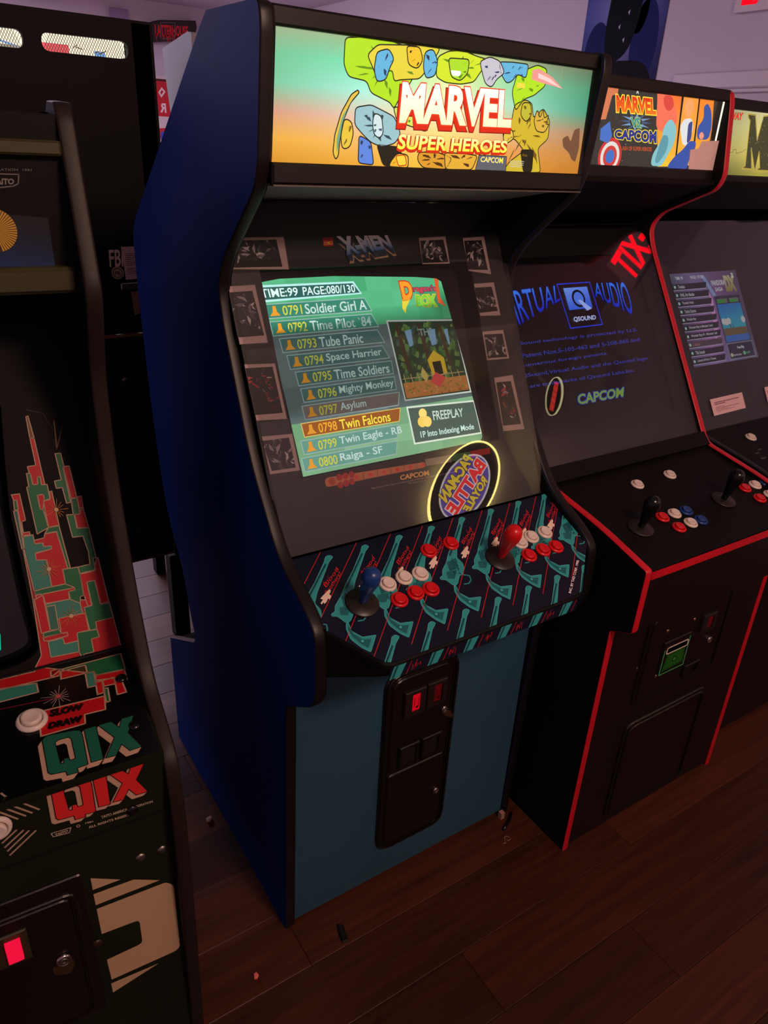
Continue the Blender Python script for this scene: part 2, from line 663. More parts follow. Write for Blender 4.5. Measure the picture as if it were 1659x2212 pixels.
_hs = _nt.nodes.new('ShaderNodeHueSaturation')
_mr = _nt.nodes.new('ShaderNodeMapRange'); _mr.inputs['To Min'].default_value = 0.62; _mr.inputs['To Max'].default_value = 1.5
_nt.links.new(_oi.outputs['Random'], _mr.inputs['Value'])
_nt.links.new(_mr.outputs[0], _hs.inputs['Value'])
_nt.links.new(_cr.outputs['Color'], _hs.inputs['Color'])
_nt.links.new(_hs.outputs['Color'], _b.inputs['Base Color'])
_bp = _nt.nodes.new('ShaderNodeBump'); _bp.inputs['Strength'].default_value = 0.25; _bp.inputs['Distance'].default_value = 0.002
_nt.links.new(_nz.outputs['Fac'], _bp.inputs['Height']); _nt.links.new(_bp.outputs['Normal'], _b.inputs['Normal'])

PW = 0.1425


def plank_mesh(L):
    vs = []
    a, c = L / 2 - 0.0005, 0.0008
    for z, d in ((-0.004, 0), (-c * 0.6, 0), (0.0, c)):
        vs += [(-a + d, -PW / 2 + .0005 + d, z), (a - d, -PW / 2 + .0005 + d, z), (a - d, PW / 2 - .0005 - d, z), (-a + d, PW / 2 - .0005 - d, z)]
    fs = [(8, 9, 10, 11)]
    for r in (0, 4):
        for k in range(4):
            q = (k + 1) % 4
            fs.append((r + k, r + q, r + 4 + q, r + 4 + k))
    return mesh('plank', vs, fs, M_plank)


PLANK = {L: plank_mesh(L) for L in (1.22, 0.61)}
far = bmesh.new()
rg = random.Random(3)
row = 0
y = 1.605 - PW * 29.5
while y < 6.32:
    x = -2.6 - rg.random() * 1.2 if not (-1.2 < y < 1.9) else -2.0 - [0.1, 0.75, 0.4, 1.0][row % 4] - rg.random() * 0.1
    while x < 3.0:
        cx, L = x + 0.61, 1.22
        if -0.95 < y < 1.8 and -1.4 < cx < 3.3 and cx + .61 < 3.05:
            o = bpy.data.objects.new('plank', PLANK[1.22])
            COL.objects.link(o)
            o.parent = floor
            o.location = (cx, y, 0)
        else:
            me = PLANK[1.22].copy()
            lo, hi = max(cx - .61, -2.6), min(cx + .61, 3.0)
            if hi - lo > 0.05:
                for v in me.vertices:
                    v.co.x = lo if v.co.x < 0 else hi
                    v.co.y += y
                far.from_mesh(me)
            bpy.data.meshes.remove(me)
        x += 1.22
    y += PW
    row += 1
fme = bpy.data.meshes.new('far_planks')
far.to_mesh(fme)
far.free()
fme.materials.append(M_plank)
fo = bpy.data.objects.new('far_planks', fme)
COL.objects.link(fo)
fo.parent = floor
fo['kind'] = 'stuff'

# the doorway with its casing and the exit sign over it, on the right-hand wall
dr = tag(recentre(box(2.975, 0.98, 0, 3.0, 1.70, 1.86, mat('door_paint', (190, 172, 184), 0.5), 'door_1', cham=.004)), kind='structure')
for nm, pts in (('trim_1', [(-1.785, 0), (-1.715, 0), (-1.715, 1.88), (-0.97, 1.88), (-0.97, 0), (-0.90, 0), (-0.90, 1.95), (-1.785, 1.95)]),):
    struct(plate('WR', pts, 0.0, .022, M_trim, nm, cham=.006))
struct(plate('WR', rect(-1.715, 1.862, -0.97, 1.88), 0.0, .014, M_trim, 'trim_2', cham=.004))

# poster
ps = recentre(plate('WR', rect(-2.45, 1.72, -1.915, 2.50), -.0095, -.007, mat('poster_paper', (70, 70, 110), 0.4), 'poster'))
tag(ps, 'tall dark blue and violet poster on the right-hand wall beside the doorway', 'poster')
a = Art('WR', base=-.0066)
a.grid([(-2.45, 2.5), (-1.915, 2.5), (-1.915, 1.72), (-2.45, 1.72)], [[(70, 80, 150), (120, 120, 180), (60, 66, 130)], [(84, 92, 165), (150, 150, 205), (70, 76, 140)], [(60, 64, 120), (96, 92, 140), (44, 46, 90)], [(44, 44, 84), (120, 100, 130), (24, 24, 44)]])
ov = lambda c, rx, ry, col, ly: a.disc(c, rx, col, ly, ry)
ov((-2.34, 2.06), .085, .15, (30, 36, 92), 1)
ov((-2.03, 2.10), .085, .19, (32, 38, 98), 1)
ov((-2.09, 2.26), .06, .12, (60, 66, 120), 1)
a.poly(blob([(-2.27, 2.5), (-2.07, 2.5), (-2.08, 2.2), (-2.13, 2.05), (-2.26, 2.0), (-2.30, 2.15)]), (16, 15, 26), 2)
a.poly(blob([(-2.26, 2.03), (-2.0, 2.02), (-1.925, 1.90), (-1.925, 1.73), (-2.2, 1.73), (-2.24, 1.86)]), (22, 18, 28), 3)
a.poly([(-2.30, 2.04), (-2.24, 2.02), (-2.30, 1.95)], (150, 150, 190), 3)
for q in ((-2.2, 2.32), (-2.16, 2.24), (-2.21, 2.18), (-2.17, 2.12)):
    a.poly([(q[0], q[1]), (q[0] + .012, q[1] + .01), (q[0] + .01, q[1] - .014)], (190, 190, 215), 4)
a.build('poster_print', print_matte('poster_ink', .7, .08), ps)

# exit sign over the doorway (only its lower corner shows)
M_signred = emit('exit_letters_glow', (255, 10, 30), 1.6)
ex = recentre(box(2.965, 1.20, 2.175, 2.999, 1.52, 2.38, mat('sign_housing', (214, 196, 204), 0.45), 'exit_sign', cham=.006))
tag(ex, 'lit exit sign with red letters high on the wall over the doorway', 'sign')
a = Art('WR', base=.026)
a.text('EXIT', [(-1.49, 2.34), (-1.23, 2.34), (-1.23, 2.20), (-1.49, 2.20)], (255, 10, 30), 0, .02)
a.build('exit_lettering', M_litm, ex)

# ------------------------------------------------------------------ shared small parts
RIM = [(0.0005, 0.0), (0.0155, 0.0), (0.0162, 0.0012), (0.0158, 0.003), (0.0140, 0.0048), (0.0122, 0.0052), (0.0116, 0.0040), (0.0112, 0.0025), (0.0005, 0.0025)]
PLG = [(0.0005, 0.0), (0.0106, 0.0), (0.0106, 0.0072), (0.0100, 0.0088), (0.0080, 0.0086), (0.0040, 0.0078), (0.0005, 0.0076)]
BTN = {}


def button(parent, fr, uvp, m, scale=1.0, name='push_button'):
    O, U, V, N = FR[fr]
    key = m.name
    if key not in BTN:
        BTN[key] = (lathe_mesh('button_rim', RIM, m), lathe_mesh('button_plunger', PLG, m))
    rot = Matrix([U, V, N]).transposed().to_euler()
    o = link(name, BTN[key][0], parent, P3(fr, uvp[0], uvp[1], 0.0004), rot)
    o.scale = (scale,) * 3
    p = bpy.data.objects.new('plunger', BTN[key][1])
    COL.objects.link(p)
    p.parent = o
    return o


BAT = [(0.0005, 0.0), (0.0070, 0.0), (0.0072, 0.012), (0.0098, 0.030), (0.0140, 0.052), (0.0166, 0.066), (0.0168, 0.076), (0.0150, 0.086), (0.0105, 0.0925), (0.0050, 0.0955), (0.0005, 0.096)]
DISC = [(0.0005, 0.0), (0.029, 0.0), (0.030, 0.0010), (0.028, 0.0030), (0.012, 0.0050), (0.0005, 0.0055)]


def joystick(parent, fr, uvp, m, h=0.09, lean=(0, 0)):
    O, U, V, N = FR[fr]
    rot = Matrix([U, V, N]).transposed().to_euler()
    o = link('joystick', lathe_mesh('dust_washer', DISC, M_dust, 32), parent, P3(fr, uvp[0], uvp[1], 0.0004), rot)
    b = bpy.data.objects.new('bat_handle', lathe_mesh('bat_handle', [(r, z * h / 0.096) for r, z in BAT], m))
    COL.objects.link(b)
    b.parent = o
    b.location = (0, 0, 0.004)
    b.rotation_euler = (lean[0], lean[1], 0)
    tag(b, m.name.split('_')[0] + ' bat shaped joystick handle')
    return o


def bolt(parent, fr, uvp, r, m, h0=0.0, name='carriage_bolt'):
    O, U, V, N = FR[fr]
    rot = Matrix([U, V, N]).transposed().to_euler()
    key = ('bolt', m.name)
    if key not in BTN:
        BTN[key] = lathe_mesh('bolt_head', [(0.02, 0), (1, 0), (0.97, 0.12), (0.8, 0.32), (0.5, 0.45), (0.02, 0.5)], m, 16)
    o = link(name, BTN[key], parent, P3(fr, uvp[0], uvp[1], h0), rot)
    o.scale = (r, r, r)
    return o


def lock(parent, fr, uvp, r, h0):
    O, U, V, N = FR[fr]
    rot = Matrix([U, V, N]).transposed().to_euler()
    if 'lock' not in BTN:
        BTN['lock'] = (lathe_mesh('lock_barrel', [(0.02, 0), (1, 0), (1, 0.25), (0.86, 0.5), (0.74, 0.5), (0.66, 0.38), (0.02, 0.38)], M_chrome, 20),
                       lathe_mesh('lock_core', [(0.02, 0.36), (0.56, 0.36), (0.52, 0.52), (0.30, 0.50), (0.26, 0.42), (0.02, 0.42)], M_dull_metal, 16))
    o = link('lock', BTN['lock'][0], parent, P3(fr, uvp[0], uvp[1], h0), rot)
    o.scale = (r, r, r)
    c = bpy.data.objects.new('lock_core', BTN['lock'][1])
    COL.objects.link(c)
    c.parent = o
    return o


def ring(fr, outer, width, h0, h1, m, name, parent, cham=0.0):
    return plate(fr, outer, h0, h1, m, name, parent, [inset(outer, width)], cham)


def arcs(path, radii):
    """round the inner corners of an open path"""
    out = [path[0]]
    for i in range(1, len(path) - 1):
        a, b, c = Vector(path[i - 1]), Vector(path[i]), Vector(path[i + 1])
        r = min(radii[i] if isinstance(radii, (list, tuple)) else radii, (a - b).length * .45, (c - b).length * .45)
        if r < 1e-4:
            out.append(path[i]); continue
        p, q = b + (a - b).normalized() * r, b + (c - b).normalized() * r
        for k in range(7):
            t = k / 6
            w = p * (1 - t) ** 2 + b * 2 * t * (1 - t) + q * t * t
            out.append((w.x, w.y))
    return out + [path[-1]]


# ================================================================== the blue cabinet
mc = thing('arcade_cabinet', 'tall blue-sided arcade cabinet with revolver-patterned control panel and lit superhero marquee', 'arcade cabinet', (0.3, 0.3, 0))
front = arcs([(-.002, 0), (-.014, .635), (-.112, .705), (-.126, .735), (-.124, .855), (-.086, .884), (.008, .929), (.111, 1.066), (.208, 1.28), (.222, 1.34), (.195, 1.388), (.068, 1.497), (.054, 1.53), (.036, 1.69), (.040, 1.715), (.065, 1.718)],
             [0, .01, .02, .02, .03, .02, .05, .05, .04, .045, .04, .02, .03, .01, .018, 0])
back = arcs([(.215, 1.720), (.240, 1.705), (.664, 1.398), (.684, 1.365), (.684, 1.244), (.662, .978), (.617, .762), (.528, .642), (.497, .54), (.465, .470), (.685, .348), (.690, 0)],
            [0, .02, .04, .03, .05, .1, .1, .06, .04, .035, .004, 0])
prof = front + back
inner = [(y + (.004 if i < len(front) else -.004), z) for i, (y, z) in enumerate(prof)]
for nm, x0, x1 in (('side_panel', -.023, -.003), ('side_panel', .603, .623)):
    sp = side(prof, x0, x1, M_blue, nm, mc)
    edge_band(front, x0, x1, M_blackgloss, 'edge_moulding', sp)
    edge_band(arcs([(.464, .4705), (.685, .3485)], 0), x0, x1, mat('lit_notch_edge', (246, 240, 240), 0.6), 'notch_edge', sp, bulge=0.0006)  # near-white notch edge: light from above and behind put into its colour
lin_prof = inset(prof, .0012)
for x0, x1 in ((-.003, .0), (.600, .603)):
    side(lin_prof, x0, x1, M_black, 'inner_lining', mc)
tag([o for o in mc.children if o.name.startswith('side_panel')][0], 'deep blue laminate outer side')
# carcass boards between the sides
sheet([(.062, 1.700), (.215, 1.703), (.235, 1.690), (.655, 1.388), (.670, 1.36)], -.003, .603, M_black, 'top_board', mc, -.012)
sheet([(.668, 1.36), (.668, 1.24), (.647, .98), (.60, .77), (.52, .65), (.485, .54), (.46, .49), (.465, .452), (.672, .34), (.674, .02)], -.003, .603, M_black, 'back_board', mc, .012)
fp = plate('MF', rect(-.003, .012, .603, .76), -.016, 0, M_teal, 'front_panel', mc)
tag(fp, 'slate blue lower front panel')
box(.588, -.019, 0, .600, -.007, .020, mat('pale_foot', (170, 130, 110), 0.6), 'levelling_foot', mc)
# marquee box
plate('MM', rect(-.003, 1.692, .603, 1.716), -.02, .010, M_blackgloss, 'marquee_retainer', mc, cham=.003)
plate('MM', rect(-.003, 1.504, .603, 1.532), -.02, .010, M_blackgloss, 'marquee_retainer', mc, cham=.003)
plate('MM', rect(-.003, 1.526, .603, 1.698), .0035, .006, M_clear, 'marquee_glass', mc)
mq = plate('MM', rect(-.003, 1.526, .603, 1.698), -.004, -.001, mat('marquee_backing', (200, 200, 190), 0.6), 'marquee_panel', mc)
sheet([(.060, 1.507), (.30, 1.466)], -.003, .603, M_speaker, 'speaker_panel', mc, .012)
box(-.003, .0455, 1.5015, .603, .060, 1.5037, mat('retainer_metal', (110, 104, 100), .45, metal=.7), 'retainer_strip', mc)

A = Art('MM', base=.0002)
A.grid([(-.002, 1.695), (.602, 1.695), (.602, 1.529), (-.002, 1.529)],
       [[(150, 165, 128), (150, 180, 130), (200, 215, 110), (150, 160, 120), (96, 112, 84)],
        [(104, 186, 140), (120, 225, 180), (225, 235, 150), (130, 205, 165), (74, 146, 112)],
        [(112, 190, 150), (170, 235, 215), (245, 240, 180), (150, 215, 185), (70, 152, 122)],
        [(206, 150, 124), (228, 196, 172), (250, 225, 150), (214, 176, 140), (168, 124, 90)],
        [(232, 168, 62), (240, 180, 96), (250, 205, 90), (222, 150, 80), (190, 128, 58)],
        [(205, 138, 34), (226, 160, 44), (240, 190, 60), (216, 140, 44), (190, 118, 30)]], 0)
K = (20, 22, 12)


def burst(a, pts, col, shade, layer, hatch=6, edge=K, w=.0016):
    """abstract inked shape: a flat colour, a darker side and pen strokes"""
    p = rnd(pts, .006, 3)
    a.outlined(p, col, edge, w, layer)
    c = (sum(q[0] for q in pts) / len(pts), sum(q[1] for q in pts) / len(pts))
    r = random.Random(len(pts) * 31 + int(c[0] * 1000))
    for k in range(hatch):
        q = pts[r.randrange(len(pts))]
        t0, t1 = r.uniform(.18, .45), r.uniform(.5, .85)
        s = (q[0] + (c[0] - q[0]) * t0, q[1] + (c[1] - q[1]) * t0)
        e = (q[0] + (c[0] - q[0]) * t1 + r.uniform(-.006, .006), q[1] + (c[1] - q[1]) * t1)
        a.poly([s, ((s[0] + e[0]) / 2 + .003, (s[1] + e[1]) / 2 + .002), e, ((s[0] + e[0]) / 2 - .0015, (s[1] + e[1]) / 2 - .001)], shade, layer + 2)


LIME, LIMED, YEL, BLU, BLUD, GOLD, GOLDD = (176, 220, 30), (96, 140, 16), (232, 226, 70), (96, 176, 214), (26, 50, 90), (206, 176, 44), (110, 80, 14)
burst(A, [(0.1133,1.69),(0.1467,1.694),(0.1837,1.694),(0.2109,1.69),(0.2379,1.69),(0.2377,1.663),(0.2213,1.639),(0.2105,1.628),(0.1986,1.609),(0.1916,1.617),(0.1575,1.627),(0.1506,1.641),(0.1199,1.644),(0.112,1.658)], LIME, LIMED, 2, 12)
burst(A, [(0.1491,1.673),(0.1662,1.687),(0.2377,1.693),(0.2754,1.693),(0.2606,1.671),(0.2412,1.651),(0.2059,1.647),(0.1964,1.644),(0.1922,1.659),(0.1659,1.646),(0.1607,1.656)], (226, 206, 60), LIMED, 5, 8)
burst(A, [(0.1643,1.678),(0.1843,1.684),(0.1946,1.672),(0.1873,1.661),(0.1818,1.645),(0.1662,1.641),(0.1607,1.656)], BLU, BLUD, 8, 5)
burst(A, [(0.2142,1.69),(0.2379,1.691),(0.245,1.675),(0.236,1.663),(0.2192,1.667)], (236, 190, 40), K, 8, 3)
burst(A, [(0.2474,1.686),(0.2621,1.691),(0.272,1.676),(0.2687,1.657),(0.2521,1.652),(0.2458,1.666)], BLU, BLUD, 8, 5)
burst(A, [(0.2714,1.682),(0.2912,1.691),(0.319,1.694),(0.3466,1.689),(0.3767,1.686),(0.358,1.673),(0.3438,1.655),(0.3188,1.65),(0.2885,1.65),(0.2705,1.656)], (206, 224, 40), LIMED, 6, 9)
burst(A, [(0.2905,1.682),(0.3309,1.684),(0.3297,1.665),(0.3166,1.654),(0.2982,1.658)], (170, 216, 40), LIMED, 9, 6)
A.poly(rnd([(0.2956,1.667),(0.3168,1.667),(0.3141,1.66),(0.2999,1.66)], .003, 3), (250, 250, 244), 12)
burst(A, [(0.351,1.683),(0.3703,1.691),(0.3916,1.687),(0.4035,1.672),(0.3878,1.662),(0.38,1.65),(0.3662,1.654),(0.3588,1.667)], (196, 190, 200), BLUD, 9, 7)
burst(A, [(0.3899,1.686),(0.4183,1.688),(0.44,1.688),(0.452,1.688),(0.4495,1.668),(0.4307,1.673),(0.4207,1.662),(0.4095,1.658),(0.3961,1.67)], BLU, BLUD, 8, 6)
burst(A, [(0.4305,1.674),(0.4719,1.689),(0.4933,1.685),(0.4938,1.661),(0.4717,1.646),(0.4505,1.639),(0.4354,1.621),(0.4232,1.647)], LIME, LIMED, 6, 9)
A.poly([(0.4613,1.681),(0.4748,1.684),(0.5056,1.675),(0.5333,1.66),(0.5039,1.663),(0.4805,1.665),(0.4616,1.668)], (238, 150, 140), 10)
A.poly([(0.474,1.678),(0.502,1.672),(0.53,1.66),(0.4989,1.667),(0.4752,1.671)], (250, 205, 200), 11)
A.poly([(0.4307,1.661),(0.4476,1.661),(0.449,1.654),(0.4319,1.654)], (236, 214, 70), 11)
burst(A, [(0.1968,1.612),(0.2386,1.611),(0.2668,1.604),(0.2601,1.582),(0.225,1.589),(0.2046,1.593)], (210, 222, 90), LIMED, 5, 5)
# lower left: a gold crescent and a rounded blue mass
A.outlined(rnd([(0.1356,1.629),(0.1381,1.626),(0.124,1.612),(0.1125,1.588),(0.1071,1.559),(0.106,1.544),(0.1015,1.538),(0.0967,1.547),(0.0992,1.57),(0.1092,1.599),(0.1252,1.623)], .004, 3), (226, 186, 66), K, .0016, 4)
A.poly(rnd([(0.1313,1.622),(0.121,1.609),(0.1111,1.585),(0.1057,1.555),(0.1028,1.547),(0.1024,1.565),(0.1108,1.594)], .003, 3), (110, 160, 120), 6)
burst(A, [(0.1139,1.592),(0.1263,1.589),(0.13,1.573),(0.1243,1.555),(0.1119,1.552),(0.1084,1.568)], (226, 190, 60), GOLDD, 7, 5)
burst(A, [(0.1319,1.607),(0.1582,1.612),(0.1776,1.606),(0.1993,1.599),(0.2124,1.577),(0.2032,1.564),(0.1803,1.558),(0.1605,1.563),(0.1457,1.573),(0.1311,1.585)], (150, 190, 196), (40, 70, 84), 7, 12)
burst(A, [(0.1634,1.602),(0.1764,1.599),(0.1809,1.577),(0.1748,1.569),(0.1649,1.573),(0.161,1.587)], (206, 224, 226), (60, 90, 110), 10, 4)
burst(A, [(0.1394,1.572),(0.1605,1.564),(0.1668,1.533),(0.1392,1.535)], (90, 130, 214), BLUD, 6, 5)
burst(A, [(0.1703,1.561),(0.212,1.559),(0.2242,1.531),(0.1834,1.533)], K, (60, 60, 40), 6, 2)
burst(A, [(0.2074,1.551),(0.228,1.549),(0.2294,1.531),(0.1935,1.532),(0.1964,1.539)], (236, 176, 40), (170, 40, 20), 9, 5)
A.outlined(rnd([(0.2043,1.547),(0.2212,1.549),(0.2256,1.535),(0.2103,1.533)], .004, 3), (250, 206, 60), (190, 50, 20), .0014, 12)
# lower middle and right: gold and amber masses
burst(A, [(0.2469,1.553),(0.2784,1.556),(0.313,1.548),(0.3029,1.531),(0.2574,1.532),(0.246,1.542)], (216, 150, 40), (80, 40, 10), 6, 14)
burst(A, [(0.2967,1.555),(0.3357,1.555),(0.3646,1.553),(0.3557,1.532),(0.3011,1.531)], (224, 168, 52), (80, 40, 10), 7, 14)
A.outlined([(0.3664,1.554),(0.426,1.554),(0.4274,1.532),(0.3615,1.532)], (92, 92, 100), K, .001, 10)
burst(A, [(0.4319,1.63),(0.4545,1.639),(0.4698,1.634),(0.4758,1.613),(0.4958,1.629),(0.5143,1.611),(0.5152,1.584),(0.4944,1.569),(0.5079,1.532),(0.4198,1.528),(0.4335,1.546),(0.4636,1.564),(0.44,1.581),(0.4161,1.578),(0.4117,1.594),(0.4285,1.602)], GOLD, GOLDD, 6, 22)
burst(A, [(0.4474,1.634),(0.4655,1.635),(0.4709,1.617),(0.4603,1.606),(0.4465,1.615)], (190, 180, 50), GOLDD, 9, 6)
burst(A, [(0.4765,1.609),(0.4815,1.627),(0.4903,1.613),(0.4955,1.63),(0.4989,1.613),(0.51,1.621),(0.5047,1.605),(0.513,1.607),(0.5048,1.593),(0.4855,1.594)], (214, 170, 60), GOLDD, 10, 6)
burst(A, [(0.4143,1.59),(0.4316,1.595),(0.438,1.581),(0.423,1.573),(0.4142,1.578)], (222, 190, 70), GOLDD, 10, 4)
burst(A, [(0.4551,1.565),(0.4843,1.566),(0.4863,1.532),(0.4672,1.531)], K, GOLDD, 9, 2)
RED, DRED = (214, 44, 20), (140, 18, 10)
q = [(0.2093,1.645),(0.4228,1.649),(0.4273,1.596),(0.2064,1.591)]
A.text('MARVEL', [(p[0] - .002, p[1] - .006) for p in q], RED, 14, .052, [(.05, DRED), (.028, RED)])
A.text('MARVEL', q, ((255, 254, 240), (255, 252, 190)), 18, .042, [(.022, (236, 60, 24))])
q = [(0.2074,1.577),(0.4225,1.577),(0.4221,1.559),(0.2046,1.556)]
A.text('SUPER HEROES', [(p[0], p[1] - .003) for p in q], RED, 18, .05, [(.045, DRED), (.02, RED)])
A.text('SUPER HEROES', q, ((255, 250, 170), (252, 232, 60)), 21, .028, [(.02, (200, 60, 20))])
A.text('CAPCOM', [(0.3706,1.552),(0.4183,1.552),(0.4185,1.543),(0.3697,1.544)], (250, 226, 70), 13, .03, [(.05, (40, 70, 190))])
for i in range(4):
    u0, v0 = .4345, 1.5475 - i * .0028
    A.line([(u0, v0), (u0 + .030 - .006 * (i == 3), v0 + .0002)], .0009, (200, 200, 190), 13)
# ink stains on the right of the sheet
A.poly(rnd([(0.5759,1.601),(0.5888,1.605),(0.5938,1.573),(0.5896,1.551),(0.5796,1.554),(0.5704,1.565),(0.555,1.573),(0.5501,1.586),(0.5622,1.592),(0.5711,1.582)], .003, 3), (112, 74, 52), 2)
A.line([(0.5285,1.688),(0.5259,1.659)], .0008, (170, 160, 120), 3)
A.build('marquee_print', M_litm, mq)

# monitor: bezel card, tube and glass
bz = plate('MBB', rect(-.003, -.004, .603, .598), -.004, 0, M_bezel, 'monitor_bezel', mc, [rnd(rect(.0565, .124, .515, .486), .004, 2)])
for nm, p0, p1 in (('l', (.0565, .124), (.0565, .486)), ('t', (.0565, .486), (.515, .486)), ('r', (.515, .486), (.515, .124)), ('b', (.515, .124), (.0565, .124))):
    vs = [P3('MBB', *p0, -.002), P3('MBB', *p1, -.002), P3('MBB', *p1, -.05), P3('MBB', *p0, -.05)]
    vs += [v + Vector((0, .001, 0)) for v in vs]
    link('bezel_return', mesh('bezel_return', vs, [(0, 1, 2, 3), (7, 6, 5, 4), (0, 4, 5, 1), (1, 5, 6, 2), (2, 6, 7, 3), (3, 7, 4, 0)], M_black), bz)
tube_face = plate('MS', rnd(rect(.040, .112, .50, .484), .03, 5), -.02, -.001, M_crt, 'picture_tube', mc, cham=.006)
plate('MB', rect(-.002, -.002, .602, .597), -.002, 0, M_glass, 'monitor_glass', mc)

A = Art('MBB')
A.gain = lambda u, v: 1.9
CARDS = [
    ([(0.0175,0.5402),(0.1131,0.5398),(0.1116,0.484),(-0.0024,0.4882)], [(0.0273,0.534),(0.0971,0.5344),(0.0988,0.4901),(0.0072,0.4917)], 0),
    ([(-0.0048,0.4607),(0.0428,0.4613),(0.0459,0.3627),(-0.0053,0.3643)], [(-0.0054,0.4498),(0.0348,0.4503),(0.0405,0.3765),(-0.006,0.377)], 0),
    ([(-0.0043,0.3311),(0.0514,0.3274),(0.0535,0.2307),(-0.0025,0.2355)], [(-0.0028,0.3235),(0.0446,0.3212),(0.0469,0.2432),(-0.0015,0.246)], 1),
    ([(0.0011,0.2083),(0.0578,0.2047),(0.059,0.1398),(0.0024,0.1428)], [(0.0014,0.1998),(0.0492,0.1982),(0.0511,0.1471),(0.0079,0.1488)], 0),
    ([(0.3975,0.5336),(0.4625,0.5356),(0.462,0.4824),(0.3958,0.4835)], [(0.4007,0.5273),(0.4551,0.5282),(0.458,0.4864),(0.3974,0.4864)], 0),
    ([(0.5047,0.5319),(0.5608,0.5342),(0.5631,0.4573),(0.5053,0.4666)], [(0.5082,0.5253),(0.5512,0.5257),(0.5549,0.4675),(0.5051,0.4701)], 0),
    ([(0.5133,0.441),(0.5664,0.4413),(0.5698,0.3733),(0.5158,0.3759)], [(0.5154,0.4319),(0.5575,0.4318),(0.5631,0.3838),(0.5138,0.3831)], 0),
    ([(0.514,0.3445),(0.5702,0.344),(0.5742,0.2843),(0.514,0.2862)], [(0.5186,0.3374),(0.5652,0.3356),(0.5672,0.2891),(0.5177,0.2911)], 0),
    ([(0.5245,0.2498),(0.5755,0.2501),(0.5832,0.1352),(0.5253,0.1391)], [(0.5292,0.2387),(0.5665,0.2372),(0.5747,0.1482),(0.528,0.1512)], 2)]
for ci, (o, i, tone) in enumerate(CARDS):
    A.poly(o, (150, 128, 126), 1)
    A.line(o, .0008, (70, 60, 60), 2, True)
    A.outlined(i, (22, 21, 22), (14, 13, 14), .0016, 2)
    r = random.Random(40 + ci)
    for k in range(30):
        s, t = r.uniform(.08, .9), r.uniform(.08, .9)
        c = bil(i, s, t)
        L = r.uniform(.006, .02)
        an = r.uniform(0, 6.28)
        b = (c[0] + L * math.cos(an), c[1] + L * math.sin(an))
        m1 = ((c[0] + b[0]) / 2 + L * .25 * math.sin(an), (c[1] + b[1]) / 2 - L * .25 * math.cos(an))
        g = r.choice((60, 90, 130, 40, 160))
        col = (g, g * .95, g * .95)
        if tone and k % 3:
            col = (g * .95, g * .34, g * .34)
        pts = [c, m1, b, ((c[0] + b[0]) / 2 - L * .08 * math.sin(an), (c[1] + b[1]) / 2 + L * .08 * math.cos(an))]
        u0, u1, v0, v1 = min(p[0] for p in i), max(p[0] for p in i), min(p[1] for p in i), max(p[1] for p in i)
        A.hull = [(u0, v0), (u1, v0), (u1, v1), (u0, v1)]
        A.poly(pts, col, 4 + k % 3)
        A.hull = None
# chrome and blue lettering
q = [(0.2147,0.5386),(0.3256,0.5391),(0.3335,0.515),(0.2304,0.5041)]
for k in range(6):
    A.text('X-MEN', [(p[0] + .0016 * (6 - k) * .5, p[1] - .0022 * (6 - k)) for p in q], (30, 40, 60) if k else (150, 120, 90), 2 + k, .05, [(.03, (104, 96, 90))] if k == 0 else None)
A.text('X-MEN', q, ((196, 190, 190), (40, 74, 120)), 9, .05, [(.02, (20, 22, 30))])
A.poly([(0.1884,0.5369),(0.2096,0.5373),(0.2071,0.5221),(0.1871,0.5218)], (150, 18, 30), 2)
A.text('COMICS', [(0.1893,0.53),(0.2074,0.5311),(0.2069,0.5249),(0.1892,0.5238)], (220, 170, 60), 3, .02)
A.line([(0.1898,0.5341),(0.2075,0.5349)], .002, (90, 10, 20), 3)
# instruction strip
A.poly(rnd([(0.103,0.1184),(0.3198,0.1103),(0.3198,0.1003),(0.1013,0.1018)], .012, 4), (168, 104, 66), 2)
A.poly([(0.3209,0.1153),(0.3838,0.1136),(0.3824,0.0996),(0.3212,0.1022)], (120, 112, 100), 2)
A.poly([(0.3838,0.1136),(0.4324,0.1124),(0.4318,0.0994),(0.3826,0.1005)], (60, 100, 60), 2)
A.poly([(0.4325,0.1128),(0.4823,0.112),(0.482,0.1001),(0.432,0.1002)], (140, 44, 40), 2)
for k in range(6):
    A.disc(bil([(0.1318,0.1147),(0.1575,0.115),(0.1556,0.1022),(0.1311,0.1006)], (k % 3) / 2, (k // 3)), .006, (150, 40, 34), 4)
    A.disc(bil([(0.1668,0.1146),(0.3152,0.1085),(0.3148,0.1016),(0.1656,0.1004)], k / 5, .45), .004, (190, 60, 40), 4)
    A.line([(0.16,0.1158),(0.1579,0.0997)] if k == 0 else [bil([(0.1672,0.1166),(0.3157,0.111),(0.3148,0.1016),(0.1656,0.1004)], (k - .5) / 5, 0), bil([(0.1672,0.1166),(0.3157,0.111),(0.3148,0.1016),(0.1656,0.1004)], (k - .5) / 5, 1)], .001, (110, 62, 40), 3)
A.disc([(0.1156,0.1096)][0], .007, (150, 60, 30), 4)
A.text('CAPCOM', [(0.2596,0.0954),(0.3251,0.0933),(0.3245,0.0833),(0.2576,0.086)], (206, 156, 84), 2, .03)
A.text('Marvel Comics, X-Men, Magneto and all characters TM and 1995 Marvel Entertainment Group, Inc. All rights reserved.', [(0.1938,0.0843),(0.3933,0.0808),(0.393,0.0773),(0.1933,0.0798)], (150, 130, 122), 2)
A.text('1995 Capcom U.S.A., Inc.', [(0.2738,0.0783),(0.3163,0.077),(0.3161,0.0739),(0.2735,0.0749)], (150, 130, 122), 2)
A.build('bezel_print', M_print, bz)

